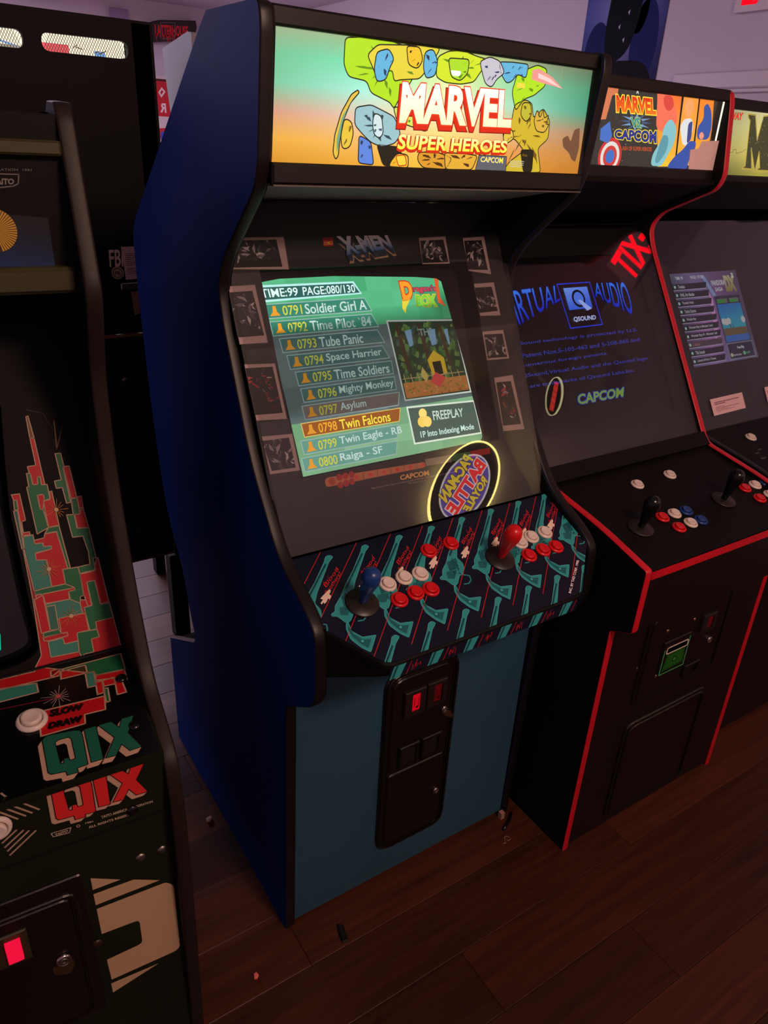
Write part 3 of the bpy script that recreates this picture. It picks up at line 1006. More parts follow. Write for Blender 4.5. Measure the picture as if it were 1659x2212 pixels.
# the picture on the tube
A = Art('MS')
A.gain = lambda u, v: 1.7 if v > .383 + (u - .062) * .083 else (1.45 if v < .222 + (u - .06) * .02 else .72)
rows = rnd([(0.0622,0.4707),(0.0986,0.4763),(0.21,0.4757),(0.3943,0.4654),(0.4558,0.4564),(0.472,0.2936),(0.5004,0.1568),(0.4935,0.1366),(0.4378,0.1375),(0.0738,0.1272)], .006, 2)
scr = [(.0605, .4700), (.10, .4750), (.21, .4752), (.39, .4660), (.440, .4610), (.456, .4520), (.462, .42), (.474, .29), (.492, .16), (.490, .140), (.482, .1285), (.0735, .1272)]
A.hull = None
A.hull = list(reversed(scr))
for j in range(11):
    for i in range(8):
        u0, u1, v0, v1 = .056 + i * .055, .056 + (i + 1) * .055, .125 + j * .032, .125 + (j + 1) * .032
        r = random.Random(i * 13 + j)
        base = (76, 168, 118) if v0 > .38 else (92, 110, 108) if v0 > .22 else (120, 170, 126)
        if u0 > .28 and .22 < v0 < .38:
            base = (74, 92, 88)
        dl = r.randint(-10, 10)
        A.poly(rect(u0, v0, u1, v1), tuple(c + dl for c in base), 0)
A.hull = None
A.hull = list(reversed(scr))
ink = (190, 214, 208)
A.poly([(.06, .4655), (.250, .464), (.263, .440), (.0665, .436)], (176, 226, 222), 1)
A.poly([(.06, .4615), (.247, .4605), (.259, .4425), (.0665, .440)], (40, 92, 84), 2)
A.text('TIME:99', [(.060, .459), (.132, .4585), (.131, .4435), (.062, .4435)], (214, 240, 236), 3, .012)
A.text('PAGE:080/130', [(.142, .4585), (.250, .4580), (.250, .4435), (.141, .4435)], (214, 240, 236), 3, .012)
names = ['Soldier Girl A', 'Time Pilot `84', 'Tube Panic', 'Space Harrier', 'Time Soldiers', 'Mighty Monkey', 'Asylum', 'Twin Falcons', 'Twin Eagle - RB', 'Raiga - SF']
left = [.062, .066, .078, .086, .096, .100, .096, .088, .081, .076]
for k, nm in enumerate(names):
    v = .4195 - k * .0303
    u0 = left[k]
    ur = .272 + .030 * math.sin(math.pi * (k + .5) / 10) ** 0.8 - (.004 if k > 7 else 0)
    tilt = .012 if k < 4 else (0 if k < 6 else -.008)
    bx = [(u0, v + .0135), (ur - tilt, v + .0135), (ur, v - .0125), (u0 + .002, v - .0125)]
    A.poly(bx, (150, 176, 172) if k != 7 else (220, 190, 100), 1)
    A.poly(inset(bx, .0016), (70, 108, 104) if k != 7 else (150, 84, 30), 2)
    if k in (0, 1): A.poly(inset(bx, .0016), (52, 126, 104), 3)
    if k == 6: A.poly(inset(bx, .0016), (120, 108, 100), 3)
    if k > 7: A.poly(inset(bx, .0016), (96, 150, 132), 3)
    cx = u0 + .018
    A.poly([(cx - .010, v - .008), (cx + .010, v - .008), (cx + .004, v - .001), (cx + .003, v + .009), (cx - .003, v + .009), (cx - .004, v - .001)], (224, 150, 40), 4)
    A.text('%04d' % (791 + k), [(u0 + .033, v + .0085), (u0 + .071, v + .0085), (u0 + .071, v - .0085), (u0 + .033, v - .0085)], (200, 200, 70) if k != 7 else (240, 170, 40), 4, .012)
    w = .0092 * len(nm)
    A.text(nm, [(u0 + .077, v + .0090), (u0 + .077 + w, v + .0090), (u0 + .077 + w, v - .0090), (u0 + .077, v - .0090)], ink if k != 7 else (246, 226, 70), 4, .014)
# game preview
pv = [(.3057, .388), (.4665, .3785), (.4795, .229), (.3150, .2315)]
A.poly(pv, (196, 206, 196), 1)
A.poly(inset(pv, .0032), (38, 62, 44), 2)
r = random.Random(5)
for k in range(150):
    s, t = r.uniform(.06, .94), r.uniform(.06, .80)
    c = bil(pv, s, t)
    col = r.choice(((44, 88, 44), (70, 110, 50), (30, 54, 36), (92, 130, 70), (60, 84, 70), (110, 130, 60)))
    d = r.uniform(.003, .008)
    A.poly([(c[0] - d, c[1] - d * .6), (c[0] + d * .4, c[1] - d), (c[0] + d, c[1] + d * .5), (c[0] - d * .3, c[1] + d)], col, 3 + k % 2)
for s, w in ((.22, .10), (.55, .12), (.80, .06)):
    A.poly([bil(pv, s, .14), bil(pv, s + w, .12), bil(pv, s + w * .8, .32), bil(pv, s + .02, .34)], (120, 160, 190), 5)
for s in (.10, .42, .72):
    A.poly([bil(pv, s, .05), bil(pv, s + .05, .05), bil(pv, s + .09, .62), bil(pv, s + .03, .62)], (70, 52, 34), 5)
A.poly([bil(pv, .45, .52), bil(pv, .57, .40), bil(pv, .70, .50), bil(pv, .70, .72), bil(pv, .48, .74)], (216, 176, 44), 6)
A.poly([bil(pv, .51, .55), bil(pv, .64, .54), bil(pv, .64, .71), bil(pv, .52, .72)], (24, 26, 22), 7)
A.poly([bil(pv, .03, .78), bil(pv, .97, .76), bil(pv, .97, .96), bil(pv, .03, .97)], (190, 120, 60), 6)
for k in range(40):
    c = bil(pv, r.uniform(.05, .95), r.uniform(.80, .95))
    A.poly([c, (c[0] + .006, c[1] + .001), (c[0] + .004, c[1] - .003)], r.choice(((110, 120, 50), (220, 150, 90), (140, 80, 40))), 7)
for k in range(9):
    A.line([bil(pv, .06 + k * .1, .68), bil(pv, .07 + k * .1, .80)], .002, (176, 150, 100), 7)
A.line([bil(pv, .04, .73), bil(pv, .95, .71)], .0016, (176, 150, 100), 7)
A.poly([bil(pv, .42, .80), bil(pv, .52, .68), bil(pv, .66, .76), bil(pv, .54, .88)], (214, 70, 70), 8)
A.poly([bil(pv, .30, .70), bil(pv, .35, .60), bil(pv, .41, .72), bil(pv, .36, .80)], (200, 170, 90), 8)
A.text('THE', [bil(pv, .42, .12), bil(pv, .62, .11), bil(pv, .62, .20), bil(pv, .42, .21)], (130, 160, 150), 8, .02)
# free play box
fb = [(.3157, .2207), (.4830, .2125), (.4885, .1425), (.3185, .1462)]
A.poly(fb, (214, 226, 208), 1)
A.poly(inset(fb, .0034), (72, 92, 80), 2)
A.text('FREEPLAY', [(.374, .2045), (.449, .2005), (.449, .1835), (.374, .1860)], (204, 222, 204), 3, .014)
A.text('1P Into Indexing Mode', [(.337, .1690), (.470, .1660), (.470, .1510), (.337, .1530)], (206, 236, 226), 3, .016)
A.disc((.351, .203), .0095, (250, 222, 120), 3)
A.disc((.346, .187), .0105, (246, 206, 96), 4)
A.disc((.358, .186), .0105, (250, 216, 110), 4)
# title logo
lg = [(.347, .462), (.446, .458), (.452, .420), (.345, .420)]
A.text('D', [(.350, .4585), (.378, .4585), (.376, .4230), (.352, .4230)], (250, 150, 40), 5, .06, [(.05, (190, 40, 20))])
A.text("ragon's", [(.380, .4500), (.434, .4480), (.434, .4330), (.379, .4340)], (190, 60, 70), 5, .04, [(.06, (60, 60, 90))])
A.text('BOX', [(.383, .4310), (.430, .4300), (.430, .4060), (.381, .4080)], (120, 196, 60), 5, .05, [(.06, (200, 190, 60))])
A.poly([(.434, .462), (.444, .458), (.441, .424), (.452, .404), (.434, .414)], (206, 84, 40), 5)
A.poly([(.350, .424), (.372, .428), (.356, .408), (.352, .396), (.347, .408)], (220, 200, 60), 5)
A.build('screen_picture', M_lits, tube_face)

# control panel ------------------------------------------------------
cpo = [(-.003, -.149), (.060, -.236), (.075, -.242), (.470, -.242), (.505, -.238), (.575, -.168), (.603, -.142), (.603, -.002), (-.003, -.002)]
cpo = rnd(cpo, [.004, .006, .006, .01, .012, .01, .004, 0, 0], 3)
cp = plate('MC', cpo, -.006, 0, mat('control_panel_steel', (24, 24, 34), 0.4), 'control_panel', mc)
NAVY, TEAL, TEALD, CRED, CREAM = (13, 17, 34), (44, 138, 138), (18, 66, 72), (196, 36, 34), (214, 192, 172)
lipz0 = .786
lip_plan = [(-.003, -.119), (.060, -.199), (.075, -.2045), (.470, -.2045), (.505, -.2005), (.575, -.136), (.603, -.112)]
# box walls under the panel: a rounded front lip and dark chamfered ends
vs, fs = [], []
plan = rnd([(.603, .02)] + [(-.003, .02)] + lip_plan, [0, 0, .004, .006, .006, .01, .012, .01, .004], 3)
plan = plan[2:]
nn = len(plan)


def topz(y):
    return .918 + .43 * (y - .018)


lv = []
for (x, yy) in plan:
    z = topz(yy) - .0008
    zb = max(.745 if yy > -.15 else .745 + (.786 - .745) * min(1, (-yy - .15) / .05), .70)
    zb = .700 + (.790 - .700) * min(1, max(0, (-yy + .02) / .22))
    lv.append([(x, yy, z), (x, yy - .0025, z - .004), (x, yy - .003, z - .010), (x, yy + .004, zb + .004), (x, yy + .012, zb)])
w = 5
vs = [p for r_ in lv for p in r_]
for i in range(nn - 1):
    for k in range(w - 1):
        fs.append((i * w + k, (i + 1) * w + k, (i + 1) * w + k + 1, i * w + k + 1))
me = mesh('panel_apron', vs, fs, M_black, False)
link('panel_apron', me, cp)
ub = [(r_[4][0], r_[4][1]) for r_ in lv] + [(.603, .02), (-.003, .02)]
uf, ut = tess([ub])
uz = lambda yy: .700 + .090 * min(1, max(0, (-yy + .032) / .22))
link('panel_underside', mesh('panel_underside', [(p[0], p[1], uz(p[1]) + d_) for d_ in (0, .004) for p in uf], [tuple(t) for t in ut] + [tuple(len(uf) + k for k in t) for t in ut], M_black), cp)

A = Art('MC', base=.0004, step=.00012)
A.gain = lambda u, v: 1.4
hull = [(-.003, -.149), (.060, -.236), (.075, -.242), (.470, -.242), (.505, -.238), (.603, -.142), (.603, -.002), (-.003, -.002)]
A.poly(cpo, NAVY, 0)
A.hull = hull
gun = [(0.3669,-0.0067),(0.375,-0.0052),(0.3803,-0.0106),(0.367,-0.0198),(0.3173,-0.0731),(0.3048,-0.0903),(0.3087,-0.1055),(0.3041,-0.1178),(0.2939,-0.1271),(0.2857,-0.1283),(0.2709,-0.1435),(0.2621,-0.1444),(0.2542,-0.1276),(0.2452,-0.1247),(0.2463,-0.1203),(0.2553,-0.1176),(0.2595,-0.1084),(0.2782,-0.0939),(0.2934,-0.0778),(0.3241,-0.0515),(0.3587,-0.0174)]
grip = [(0.2661,-0.1438),(0.2632,-0.1615),(0.275,-0.1775),(0.2987,-0.1818),(0.2743,-0.2073),(0.264,-0.1948),(0.2548,-0.1753),(0.2564,-0.1556),(0.2616,-0.1451)]
guard = [(0.2941,-0.1282),(0.3048,-0.1345),(0.3018,-0.1441),(0.293,-0.1489),(0.2836,-0.1477)]
cyl = [(0.2789,-0.0941),(0.3027,-0.0907),(0.2944,-0.1127),(0.2733,-0.1138)]
slot = [(0.3586,-0.0205),(0.361,-0.0229),(0.2953,-0.0834),(0.2929,-0.0806)]
dark1 = [(0.2655,-0.1132),(0.2892,-0.115),(0.2724,-0.1317),(0.2602,-0.1267)]
grin = [(0.264,-0.1497),(0.2636,-0.1663),(0.2732,-0.1815),(0.2878,-0.1855),(0.2745,-0.1992),(0.2669,-0.1894),(0.2593,-0.1713),(0.2594,-0.1565)]
medal = [(0.2712,-0.1845)][0]
stripe = [(0.4397,0.0084),(0.3122,-0.11),(0.1969,-0.2214)]
sq1 = [(0.3356,-0.0602),(0.375,-0.0329),(0.3762,-0.0397),(0.3372,-0.0679)]
sq2 = [(0.3304,-0.075),(0.3738,-0.0432),(0.3753,-0.0511),(0.3338,-0.0812)]
cow = [(0.3228,-0.0819),(0.3302,-0.0781),(0.3363,-0.0748),(0.3426,-0.0726),(0.3413,-0.0774),(0.3362,-0.0819),(0.3379,-0.0865),(0.3323,-0.0919),(0.3303,-0.0892),(0.3247,-0.0946),(0.3193,-0.0969),(0.32,-0.0931),(0.3148,-0.0965),(0.3141,-0.0933),(0.3212,-0.0884),(0.3176,-0.0853)]
p5, p6, p4 = [(0.3753,-0.0069),(0.4514,-0.0046),(0.3013,-0.0081)]
dx, dv = (p6[0] - p4[0]) / 2, (p6[1] - p4[1]) / 2
o2 = [(0.2556,-0.1959)][0]
row2 = (o2[0] - p5[0], o2[1] - p5[1])


def sh(pts, d):
    return [(p[0] + d[0], p[1] + d[1]) for p in pts]


def gunrow(a, i, extra=(0, 0), ly=1):
    d = (dx * i + extra[0], dv * i + extra[1])
    a.poly(rnd(sh(gun, d), .003, 2), TEAL, ly)
    a.line(rnd(sh(gun, d), .003, 2), .0008, (74, 176, 170), ly + 1, True)
    a.poly(rnd(sh(grip, d), .002, 2), TEAL, ly)
    a.line(rnd(sh(grip, d), .002, 2), .0008, (74, 176, 170), ly + 1, True)
    a.poly(sh(grin, d), (26, 92, 96), ly + 1)
    a.line(sh(guard, d), .0022, TEAL, ly)
    a.poly(sh(slot, d), TEALD, ly + 1)
    a.poly(sh(cyl, d), (26, 88, 92), ly + 1)
    a.poly(sh(dark1, d), (28, 92, 94), ly + 1)
    r = random.Random(i)
    for k in range(26):
        c = bil(sh([cyl[0], cyl[1], cyl[2], cyl[3]], d), r.random(), r.uniform(-.1, 1.6))
        a.poly([c, (c[0] + .003, c[1] + .002), (c[0] + .002, c[1] - .002)], TEALD, ly + 3)
    m = (medal[0] + d[0], medal[1] + d[1])
    a.disc(m, .0040, TEALD, ly + 3, n=12)
    a.disc(m, .0028, (60, 160, 156), ly + 4, n=12)


for i in range(-6, 5):
    gunrow(A, i)
    gunrow(A, i, row2)
    d = (dx * i, dv * i)
    A.line(sh(stripe, d), .0011, CRED, 2)
    A.text('Blood', sh([sq1[0], sq1[1], sq1[2], sq1[3]], d), CRED, 5, .0)
    A.text('Brothers!', sh([sq2[0], sq2[1], sq2[2], sq2[3]], d), CRED, 5, .0)
    r = random.Random(i + 50)
    for k in range(9):
        c = bil(sh([sq1[0], sq1[1], sq2[2], sq2[3]], d), r.random(), r.random())
        A.line([c, (c[0] + r.uniform(.001, .005), c[1] + r.uniform(.002, .007))], .0005, CRED, 6)
    A.poly(sh(cow, d), CREAM, 6)
A.text('INC, BY TAD CORP. 1990', [(0.4742,-0.232),(0.5463,-0.1733),(0.5526,-0.1763),(0.4787,-0.2355)], (214, 206, 206), 7, .03)
A.hull = None
A.build('overlay_print', M_overlay, cp)
# the overlay wraps over the front lip
A = Art('ML', base=.0034, step=.00012)
A.gain = lambda u, v: 1.4
lipr = rect(.066, .7935, .486, .8175)
A.poly(lipr, NAVY, 0)
A.hull = lipr
for i in range(-6, 6):
    c = [(0.2189,0.8527)][0]
    u = c[0] + dx * i + .006
    A.poly([(u, .819), (u + .024, .819), (u + .010, .790), (u - .010, .790)], TEAL, 1)
    A.poly([(u + .003, .817), (u + .008, .817), (u - .002, .792), (u - .006, .792)], TEALD, 2)
    A.line([(u + .034, .819), (u + .022, .790)], .0010, CRED, 2)
    r = random.Random(i)
    for k in range(8):
        s = u + .034 + r.uniform(0, .018)
        A.line([(s, .798 + r.uniform(0, .008)), (s + r.uniform(-.002, .004), .806 + r.uniform(0, .01))], .0007, CRED, 3)
A.hull = None
A.build('lip_print', M_overlay, cp)

B = lambda pts: [(p[0], p[1]) for p in pts]
for p in [(0.1446,-0.1028),(0.1805,-0.0997),(0.2142,-0.1019)]: button(mc, 'MC', p, M_white_pl)
for p in [(0.1474,-0.139),(0.1834,-0.1356),(0.215,-0.1377)]: button(mc, 'MC', p, M_red_pl)
for p in [(0.259,-0.0601),(0.3121,-0.0577)]: button(mc, 'MC', p, M_red_pl)
for p in [(0.4554,-0.0988),(0.4885,-0.094),(0.526,-0.0925)]: button(mc, 'MC', p, M_white_pl)
for p in [(0.4526,-0.1319),(0.4912,-0.1294),(0.5248,-0.1311)]: button(mc, 'MC', p, M_red_pl)
joystick(mc, 'MC', [(0.0819,-0.1229)][0], M_blue_pl, .086, (0, -.05))
joystick(mc, 'MC', [(0.3893,-0.1192)][0], M_red_pl, .088, (0, -.06))


def coin_slot(parent, fr, r0, h, mred, lit):
    x0, z0, x1, z1 = r0
    hs = plate(fr, rect(*r0), h, h + .008, M_browngloss, 'coin_slot', parent, [rect(x0 + (x1 - x0) * .34, z0 + (z1 - z0) * .14, x0 + (x1 - x0) * .76, z1 - (z1 - z0) * .14)], .002)
    b = plate(fr, rect(x0 + (x1 - x0) * .37, z0 + (z1 - z0) * .17, x0 + (x1 - x0) * .73, z1 - (z1 - z0) * .17), h, h + .006, mred, 'reject_button', hs, cham=.0015)
    bx0, bx1, bz0, bz1 = x0 + (x1 - x0) * .37, x0 + (x1 - x0) * .73, z0 + (z1 - z0) * .17, z1 - (z1 - z0) * .17
    a = Art(fr, base=h + .0062)
    u = (bx0 + bx1) / 2
    for k in (-1, 1):
        a.line([(u + k * .005, bz0 + .012), (u + k * .005, bz1 - .01)], .0016, (70, 4, 8))
    a.disc((u + .002, bz0 + .010), .0035, (40, 2, 4), 1, n=10)
    if lit: a.build('button_mark', M_print, b)
    return hs


# coin door
cd = plate('MF', rnd(rect(.204, .098, .396, .604), .042, 6), 0.0005, .006, M_metal_black, 'coin_door', mc, cham=.003)
ring('MF', rnd(rect(.207, .101, .393, .601), .040, 6), .007, .006, .011, M_metal_black, 'door_frame', cd, .002)
ring('MF', rnd(rect(.217, .111, .383, .591), .034, 6), .003, .006, .0085, M_metal_black, 'door_seam', cd, .001)
plate('MF', rnd(rect(.222, .338, .378, .586), [.012, .012, .030, .030], 5), .006, .010, M_metal_black, 'upper_door', cd, cham=.0025)
plate('MF', rnd(rect(.222, .116, .378, .330), [.030, .030, .012, .012], 5), .006, .010, M_metal_black, 'cash_door', cd, cham=.0025)
coin_slot(cd, 'MF', (.2485, .484, .3035, .551), .010, M_redbutton, True)
coin_slot(cd, 'MF', (.3065, .486, .3585, .553), .010, M_dimred, True)
for p, r_ in (([(0.3613,0.4606)][0], .0085), ([(0.3611,0.2192)][0], .0085)):
    lock(cd, 'MF', p, r_, .010)
plate('MF', rnd([(0.3545,0.4577),(0.3782,0.45),(0.3901,0.4301),(0.3842,0.4263),(0.3605,0.4454)], .003, 3), .010, .012, mat('brass_tag', (110, 84, 60), .4, metal=.8), 'lock_tag', cd)
for x0 in (.2450, .3050):
    rc = ring('MF', rect(x0, .343, x0 + .052, .404), .007, .010, .017, M_metal_black, 'return_cup', cd, .002)
    plate('MF', rect(x0 + .0072, .350, x0 + .0448, .397), .0101, .0125, mat('cup_flap_black', (14, 12, 12), .6), 'cup_flap', rc)  # near-black flap filling the cup opening
for a_, b_ in (((.243, .470), (.366, .470)), ((.243, .436), (.352, .436)), ((.236, .262), (.362, .262)), ((.240, .226), (.345, .226))):
    plate('MF', rnd(rect(a_[0], a_[1] - .0015, b_[0], b_[1] + .0015), .001, 2), .010, .0118, M_metal_black, 'pressed_rib', cd)

# ================================================================== the black cabinet with the coloured blocks (left)
qc = thing('arcade_cabinet', 'black arcade cabinet with red and green block artwork and a white slow draw button', 'arcade cabinet', (-.56, .30, 0))
qf = arcs([(-.104, 0), (-.120, .39), (-.121, .60), (-.105, .693), (-.062, .724), (.012, .768), (.075, .90), (.130, 1.09), (.128, 1.246), (.098, 1.318), (.082, 1.365), (.141, 1.572), (.152, 1.588), (.20, 1.590)],
          [0, .05, .06, .04, .06, .05, .1, .08, .06, .03, .02, .008, .01, 0])
qb = [(.52, 1.40), (.60, 1.25), (.62, .0)]
for x0, x1 in ((-.272, -.25), (-.87, -.848)):
    sp = side(qf + qb, x0, x1, M_black, 'side_panel', qc)
    edge_band(qf, x0, x1, M_browngloss, 'edge_moulding', sp)
sheet([(.20, 1.578), (.51, 1.395), (.595, 1.245), (.61, .02)], -.848, -.272, M_black, 'back_board', qc, -.012)
M_olive = mat('olive_black_rail', (60, 58, 26), 0.4)
hd = plate('QM', rect(-.848, 1.36, -.272, 1.575), -.03, -.012, M_black, 'marquee_panel', qc)
plate('QM', rnd(rect(-.848, 1.527, -.272, 1.545), .004, 3), -.012, .004, M_olive, 'marquee_rail', qc, cham=.003)
plate('QM', rnd(rect(-.848, 1.358, -.273, 1.392), .006, 3), -.012, .010, M_olive, 'marquee_rail', qc, cham=.005)
sheet([(.12, 1.362), (.34, 1.29)], -.848, -.272, M_black, 'speaker_panel', qc, .012)
A = Art('QM', base=-.0115)
A.grid([(-0.4368,1.465),(-0.2977,1.452),(-0.2964,1.378),(-0.453,1.381)], [[(10, 11, 18), (10, 10, 15)], [(16, 40, 80), (12, 26, 54)], [(20, 66, 130), (16, 52, 108)]], 0, 4)
for k in range(20):
    t0, t1 = -1.35 + k * .13, -1.35 + k * .13 + .085
    c = [(-0.3637,1.437)][0]
    A.poly([(c[0] + .005 * math.cos(t0), c[1] + .005 * math.sin(t0)), (c[0] + .0265 * math.cos(t0), c[1] + .0265 * math.sin(t0)), (c[0] + .0265 * math.cos(t1), c[1] + .0265 * math.sin(t1)), (c[0] + .005 * math.cos(t1), c[1] + .005 * math.sin(t1))], (206, 160, 50), 2)
A.disc(c, .027, (74, 46, 12), 1)
A.build('marquee_artwork', M_print, hd)
A = Art('QM', base=-.0112)
A.text('CORPORATION  1981', [(-0.3719,1.51),(-0.3089,1.511),(-0.3093,1.508),(-0.3725,1.507)], (96, 92, 84), 2, .02)
A.line([(-0.3545,1.504),(-0.325,1.504),(-0.3274,1.493),(-0.334,1.49),(-0.3503,1.488),(-0.357,1.489)], .0016, (104, 100, 94), 2, True)
A.text('TAITO', [(-0.3573,1.499),(-0.3313,1.499),(-0.3323,1.492),(-0.3586,1.491)], (120, 114, 106), 2, .05)
A.build('marquee_lettering', M_print, hd)

# bezel with the tube
qz = plate('QB', rect(-.576, -.004, 0, .56), -.02, -.001, M_black, 'monitor_bezel', qc, [rnd([(-0.3129,0.4784),(-0.113,0.4441),(-0.1246,0.3415),(-0.1319,0.2614),(-0.1306,0.0942),(-0.1252,0.0242),(-0.1817,0.0083),(-0.3769,0.0205)], [.02, .02, .02, .02, .02, .05, .05, .03], 4)])
qt = plate('QB', rnd([(-0.3116,0.4691),(-0.1169,0.4326),(-0.1354,0.2621),(-0.135,0.0911),(-0.1299,0.0298),(-0.1841,0.0153),(-0.3729,0.0251)], .03, 5), -.06, -.024, M_crt, 'picture_tube', qc, cham=.01)
A = Art('QB', base=-.0235)
A.poly([(-0.3158,0.0896),(-0.1809,0.0651),(-0.1849,0.0388),(-0.3236,0.048)], (20, 190, 160), 0)
A.build('screen_picture', print_lit('dim_screen', .8), qt)
A = Art('QB', base=-.0006)
QR, QG, QT, QO = (196, 26, 34), (30, 112, 70), (60, 140, 122), (190, 160, 130)


def blk(a, pts, col, ly=1, edge=QO):
    a.poly(pts, col, ly)
    a.line(pts, .0016, edge, ly + 1, True)


blk(A, [(-0.125,0.1128),(-0.1164,0.1205),(-0.0696,0.1006),(-0.0103,0.0817),(-0.0047,-0.0051),(-0.1419,0.0009),(-0.1291,0.0188)], QR, 0)
blk(A, [(-0.0822,0.4069),(-0.0791,0.4077),(-0.0764,0.3712),(-0.0826,0.372)], (120, 70, 40))
blk(A, [(-0.0825,0.3724),(-0.0766,0.372),(-0.074,0.2946),(-0.0854,0.2944),(-0.0916,0.2975),(-0.0945,0.3278),(-0.0818,0.3279)], QR)
blk(A, [(-0.0978,0.3171),(-0.0922,0.3166),(-0.0916,0.2975),(-0.0845,0.2974),(-0.0828,0.3089),(-0.0785,0.3094),(-0.0791,0.2955),(-0.0707,0.2949),(-0.0707,0.2711),(-0.0801,0.269),(-0.0801,0.2794),(-0.0885,0.2792),(-0.0881,0.2563),(-0.0837,0.2555),(-0.0812,0.2248),(-0.0996,0.2176),(-0.1014,0.2951),(-0.098,0.2953)], QG, 3)
blk(A, [(-0.1254,0.2869),(-0.1135,0.2864),(-0.1125,0.243),(-0.1186,0.2414),(-0.1192,0.2235),(-0.1099,0.2234),(-0.11,0.2184),(-0.1208,0.2189),(-0.1205,0.2634),(-0.1235,0.2773)], QR)
blk(A, [(-0.1242,0.2774),(-0.1194,0.2772),(-0.1196,0.2621),(-0.1253,0.261)], QG, 3)
blk(A, [(-0.1269,0.2605),(-0.1211,0.2603),(-0.1231,0.1977),(-0.1258,0.1974)], (50, 110, 104), 2)
blk(A, [(-0.069,0.2829),(-0.0658,0.2828),(-0.0649,0.2255),(-0.0811,0.2252),(-0.0813,0.2688),(-0.0704,0.2698)], QR, 4)
blk(A, [(-0.088,0.28),(-0.0791,0.2797),(-0.0791,0.2726),(-0.084,0.256),(-0.0881,0.2563)], QR, 5)
blk(A, [(-0.0501,0.3424),(-0.0416,0.342),(-0.0405,0.3201),(-0.0423,0.3166),(-0.0408,0.2595),(-0.0471,0.2594),(-0.049,0.2858),(-0.0582,0.2861),(-0.0587,0.2984),(-0.0482,0.2987)], QG)
blk(A, [(-0.0418,0.3197),(-0.0325,0.3193),(-0.0299,0.2657),(-0.0389,0.2656)], QR)
blk(A, [(-0.0393,0.2656),(-0.03,0.265),(-0.0296,0.2383),(-0.0403,0.2382)], QG, 2)
blk(A, [(-0.0296,0.2671),(-0.0225,0.2669),(-0.0231,0.2478),(-0.0291,0.2477)], QR)
blk(A, [(-0.0506,0.2401),(-0.039,0.2388),(-0.0388,0.2155),(-0.0205,0.213),(-0.0179,0.1605),(-0.0229,0.1611),(-0.0221,0.1404),(-0.0476,0.1396),(-0.0487,0.1509),(-0.0294,0.1516),(-0.0281,0.1724),(-0.0319,0.2006),(-0.048,0.2017)], QG, 2)
blk(A, [(-0.0382,0.2367),(-0.0232,0.2474),(-0.0205,0.213),(-0.0375,0.2142)], QR)
blk(A, [(-0.0812,0.2248),(-0.065,0.2247),(-0.0604,0.1524),(-0.0644,0.152),(-0.0705,0.216),(-0.0886,0.2158)], QG, 2)
blk(A, [(-0.0886,0.2154),(-0.0705,0.2156),(-0.0644,0.152),(-0.0726,0.1521),(-0.0723,0.1276),(-0.0936,0.1278),(-0.0937,0.1725),(-0.1091,0.1759),(-0.1091,0.1864),(-0.0826,0.1892),(-0.0836,0.1924),(-0.0933,0.1957),(-0.0941,0.2018),(-0.1061,0.2025),(-0.1058,0.2083),(-0.0905,0.2094)], QR, 1)
blk(A, [(-0.1207,0.2172),(-0.106,0.2176),(-0.1061,0.2025),(-0.0952,0.202),(-0.0938,0.1954),(-0.0825,0.1943),(-0.083,0.1893),(-0.1085,0.1875),(-0.1083,0.1757),(-0.0932,0.1733),(-0.0936,0.1278),(-0.1206,0.1266),(-0.1231,0.1977)], QT, 3)
blk(A, [(-0.1244,0.1971),(-0.1216,0.1961),(-0.1197,0.1128),(-0.125,0.1128)], (150, 24, 50), 2)
blk(A, [(-0.0722,0.152),(-0.0487,0.1511),(-0.0477,0.1388),(-0.0483,0.1019),(-0.0536,0.101),(-0.0556,0.0902),(-0.0692,0.0918),(-0.0701,0.1137),(-0.0604,0.1148),(-0.0604,0.1187),(-0.0724,0.1271)], QG, 3)
blk(A, [(-0.1204,0.1278),(-0.0727,0.1272),(-0.0604,0.1192),(-0.0699,0.1145),(-0.0711,0.1009),(-0.1072,0.102),(-0.1091,0.1187),(-0.1192,0.1199)], QG, 2)
blk(A, [(-0.1091,0.1187),(-0.0601,0.1182),(-0.06,0.1143),(-0.0701,0.1137),(-0.0711,0.1009),(-0.1079,0.1022)], QR, 4)
blk(A, [(-0.0477,0.1388),(-0.0248,0.1388),(-0.0179,0.1592),(-0.015,0.1598),(-0.011,0.0823),(-0.0249,0.0808),(-0.0264,0.123),(-0.0397,0.123),(-0.0389,0.0821),(-0.0449,0.0823),(-0.0479,0.104)], QR, 3)
blk(A, [(-0.0397,0.123),(-0.0271,0.1232),(-0.0249,0.0808),(-0.0106,0.08),(-0.0086,0.0536),(-0.0375,0.053),(-0.0381,0.0408),(-0.0491,0.0406),(-0.0516,0.0813),(-0.0385,0.082)], QG, 4)
blk(A, [(-0.1084,0.1015),(-0.0711,0.1009),(-0.0563,0.0908),(-0.0547,0.0724),(-0.0922,0.0733),(-0.1087,0.0573),(-0.1069,0.099)], QT, 5)
blk(A, [(-0.1077,0.097),(-0.0946,0.0968),(-0.0953,0.0559),(-0.1084,0.0568)], (56, 118, 100), 7)
blk(A, [(-0.1232,0.1123),(-0.1093,0.1175),(-0.1088,0.0564),(-0.1225,0.0553)], QR, 6)
blk(A, [(-0.0922,0.0733),(-0.0509,0.0715),(-0.0509,0.0419),(-0.0693,0.0424),(-0.0693,0.0288),(-0.0912,0.0286),(-0.0934,0.0489)], QR, 6)
blk(A, [(-0.1202,0.0552),(-0.0954,0.0555),(-0.0937,0.0476),(-0.1207,0.0484)], QG, 7)
blk(A, [(-0.122,0.0475),(-0.094,0.0477),(-0.084,0.0468),(-0.0842,0.0412),(-0.1148,0.0403),(-0.121,0.0424)], QR, 7)
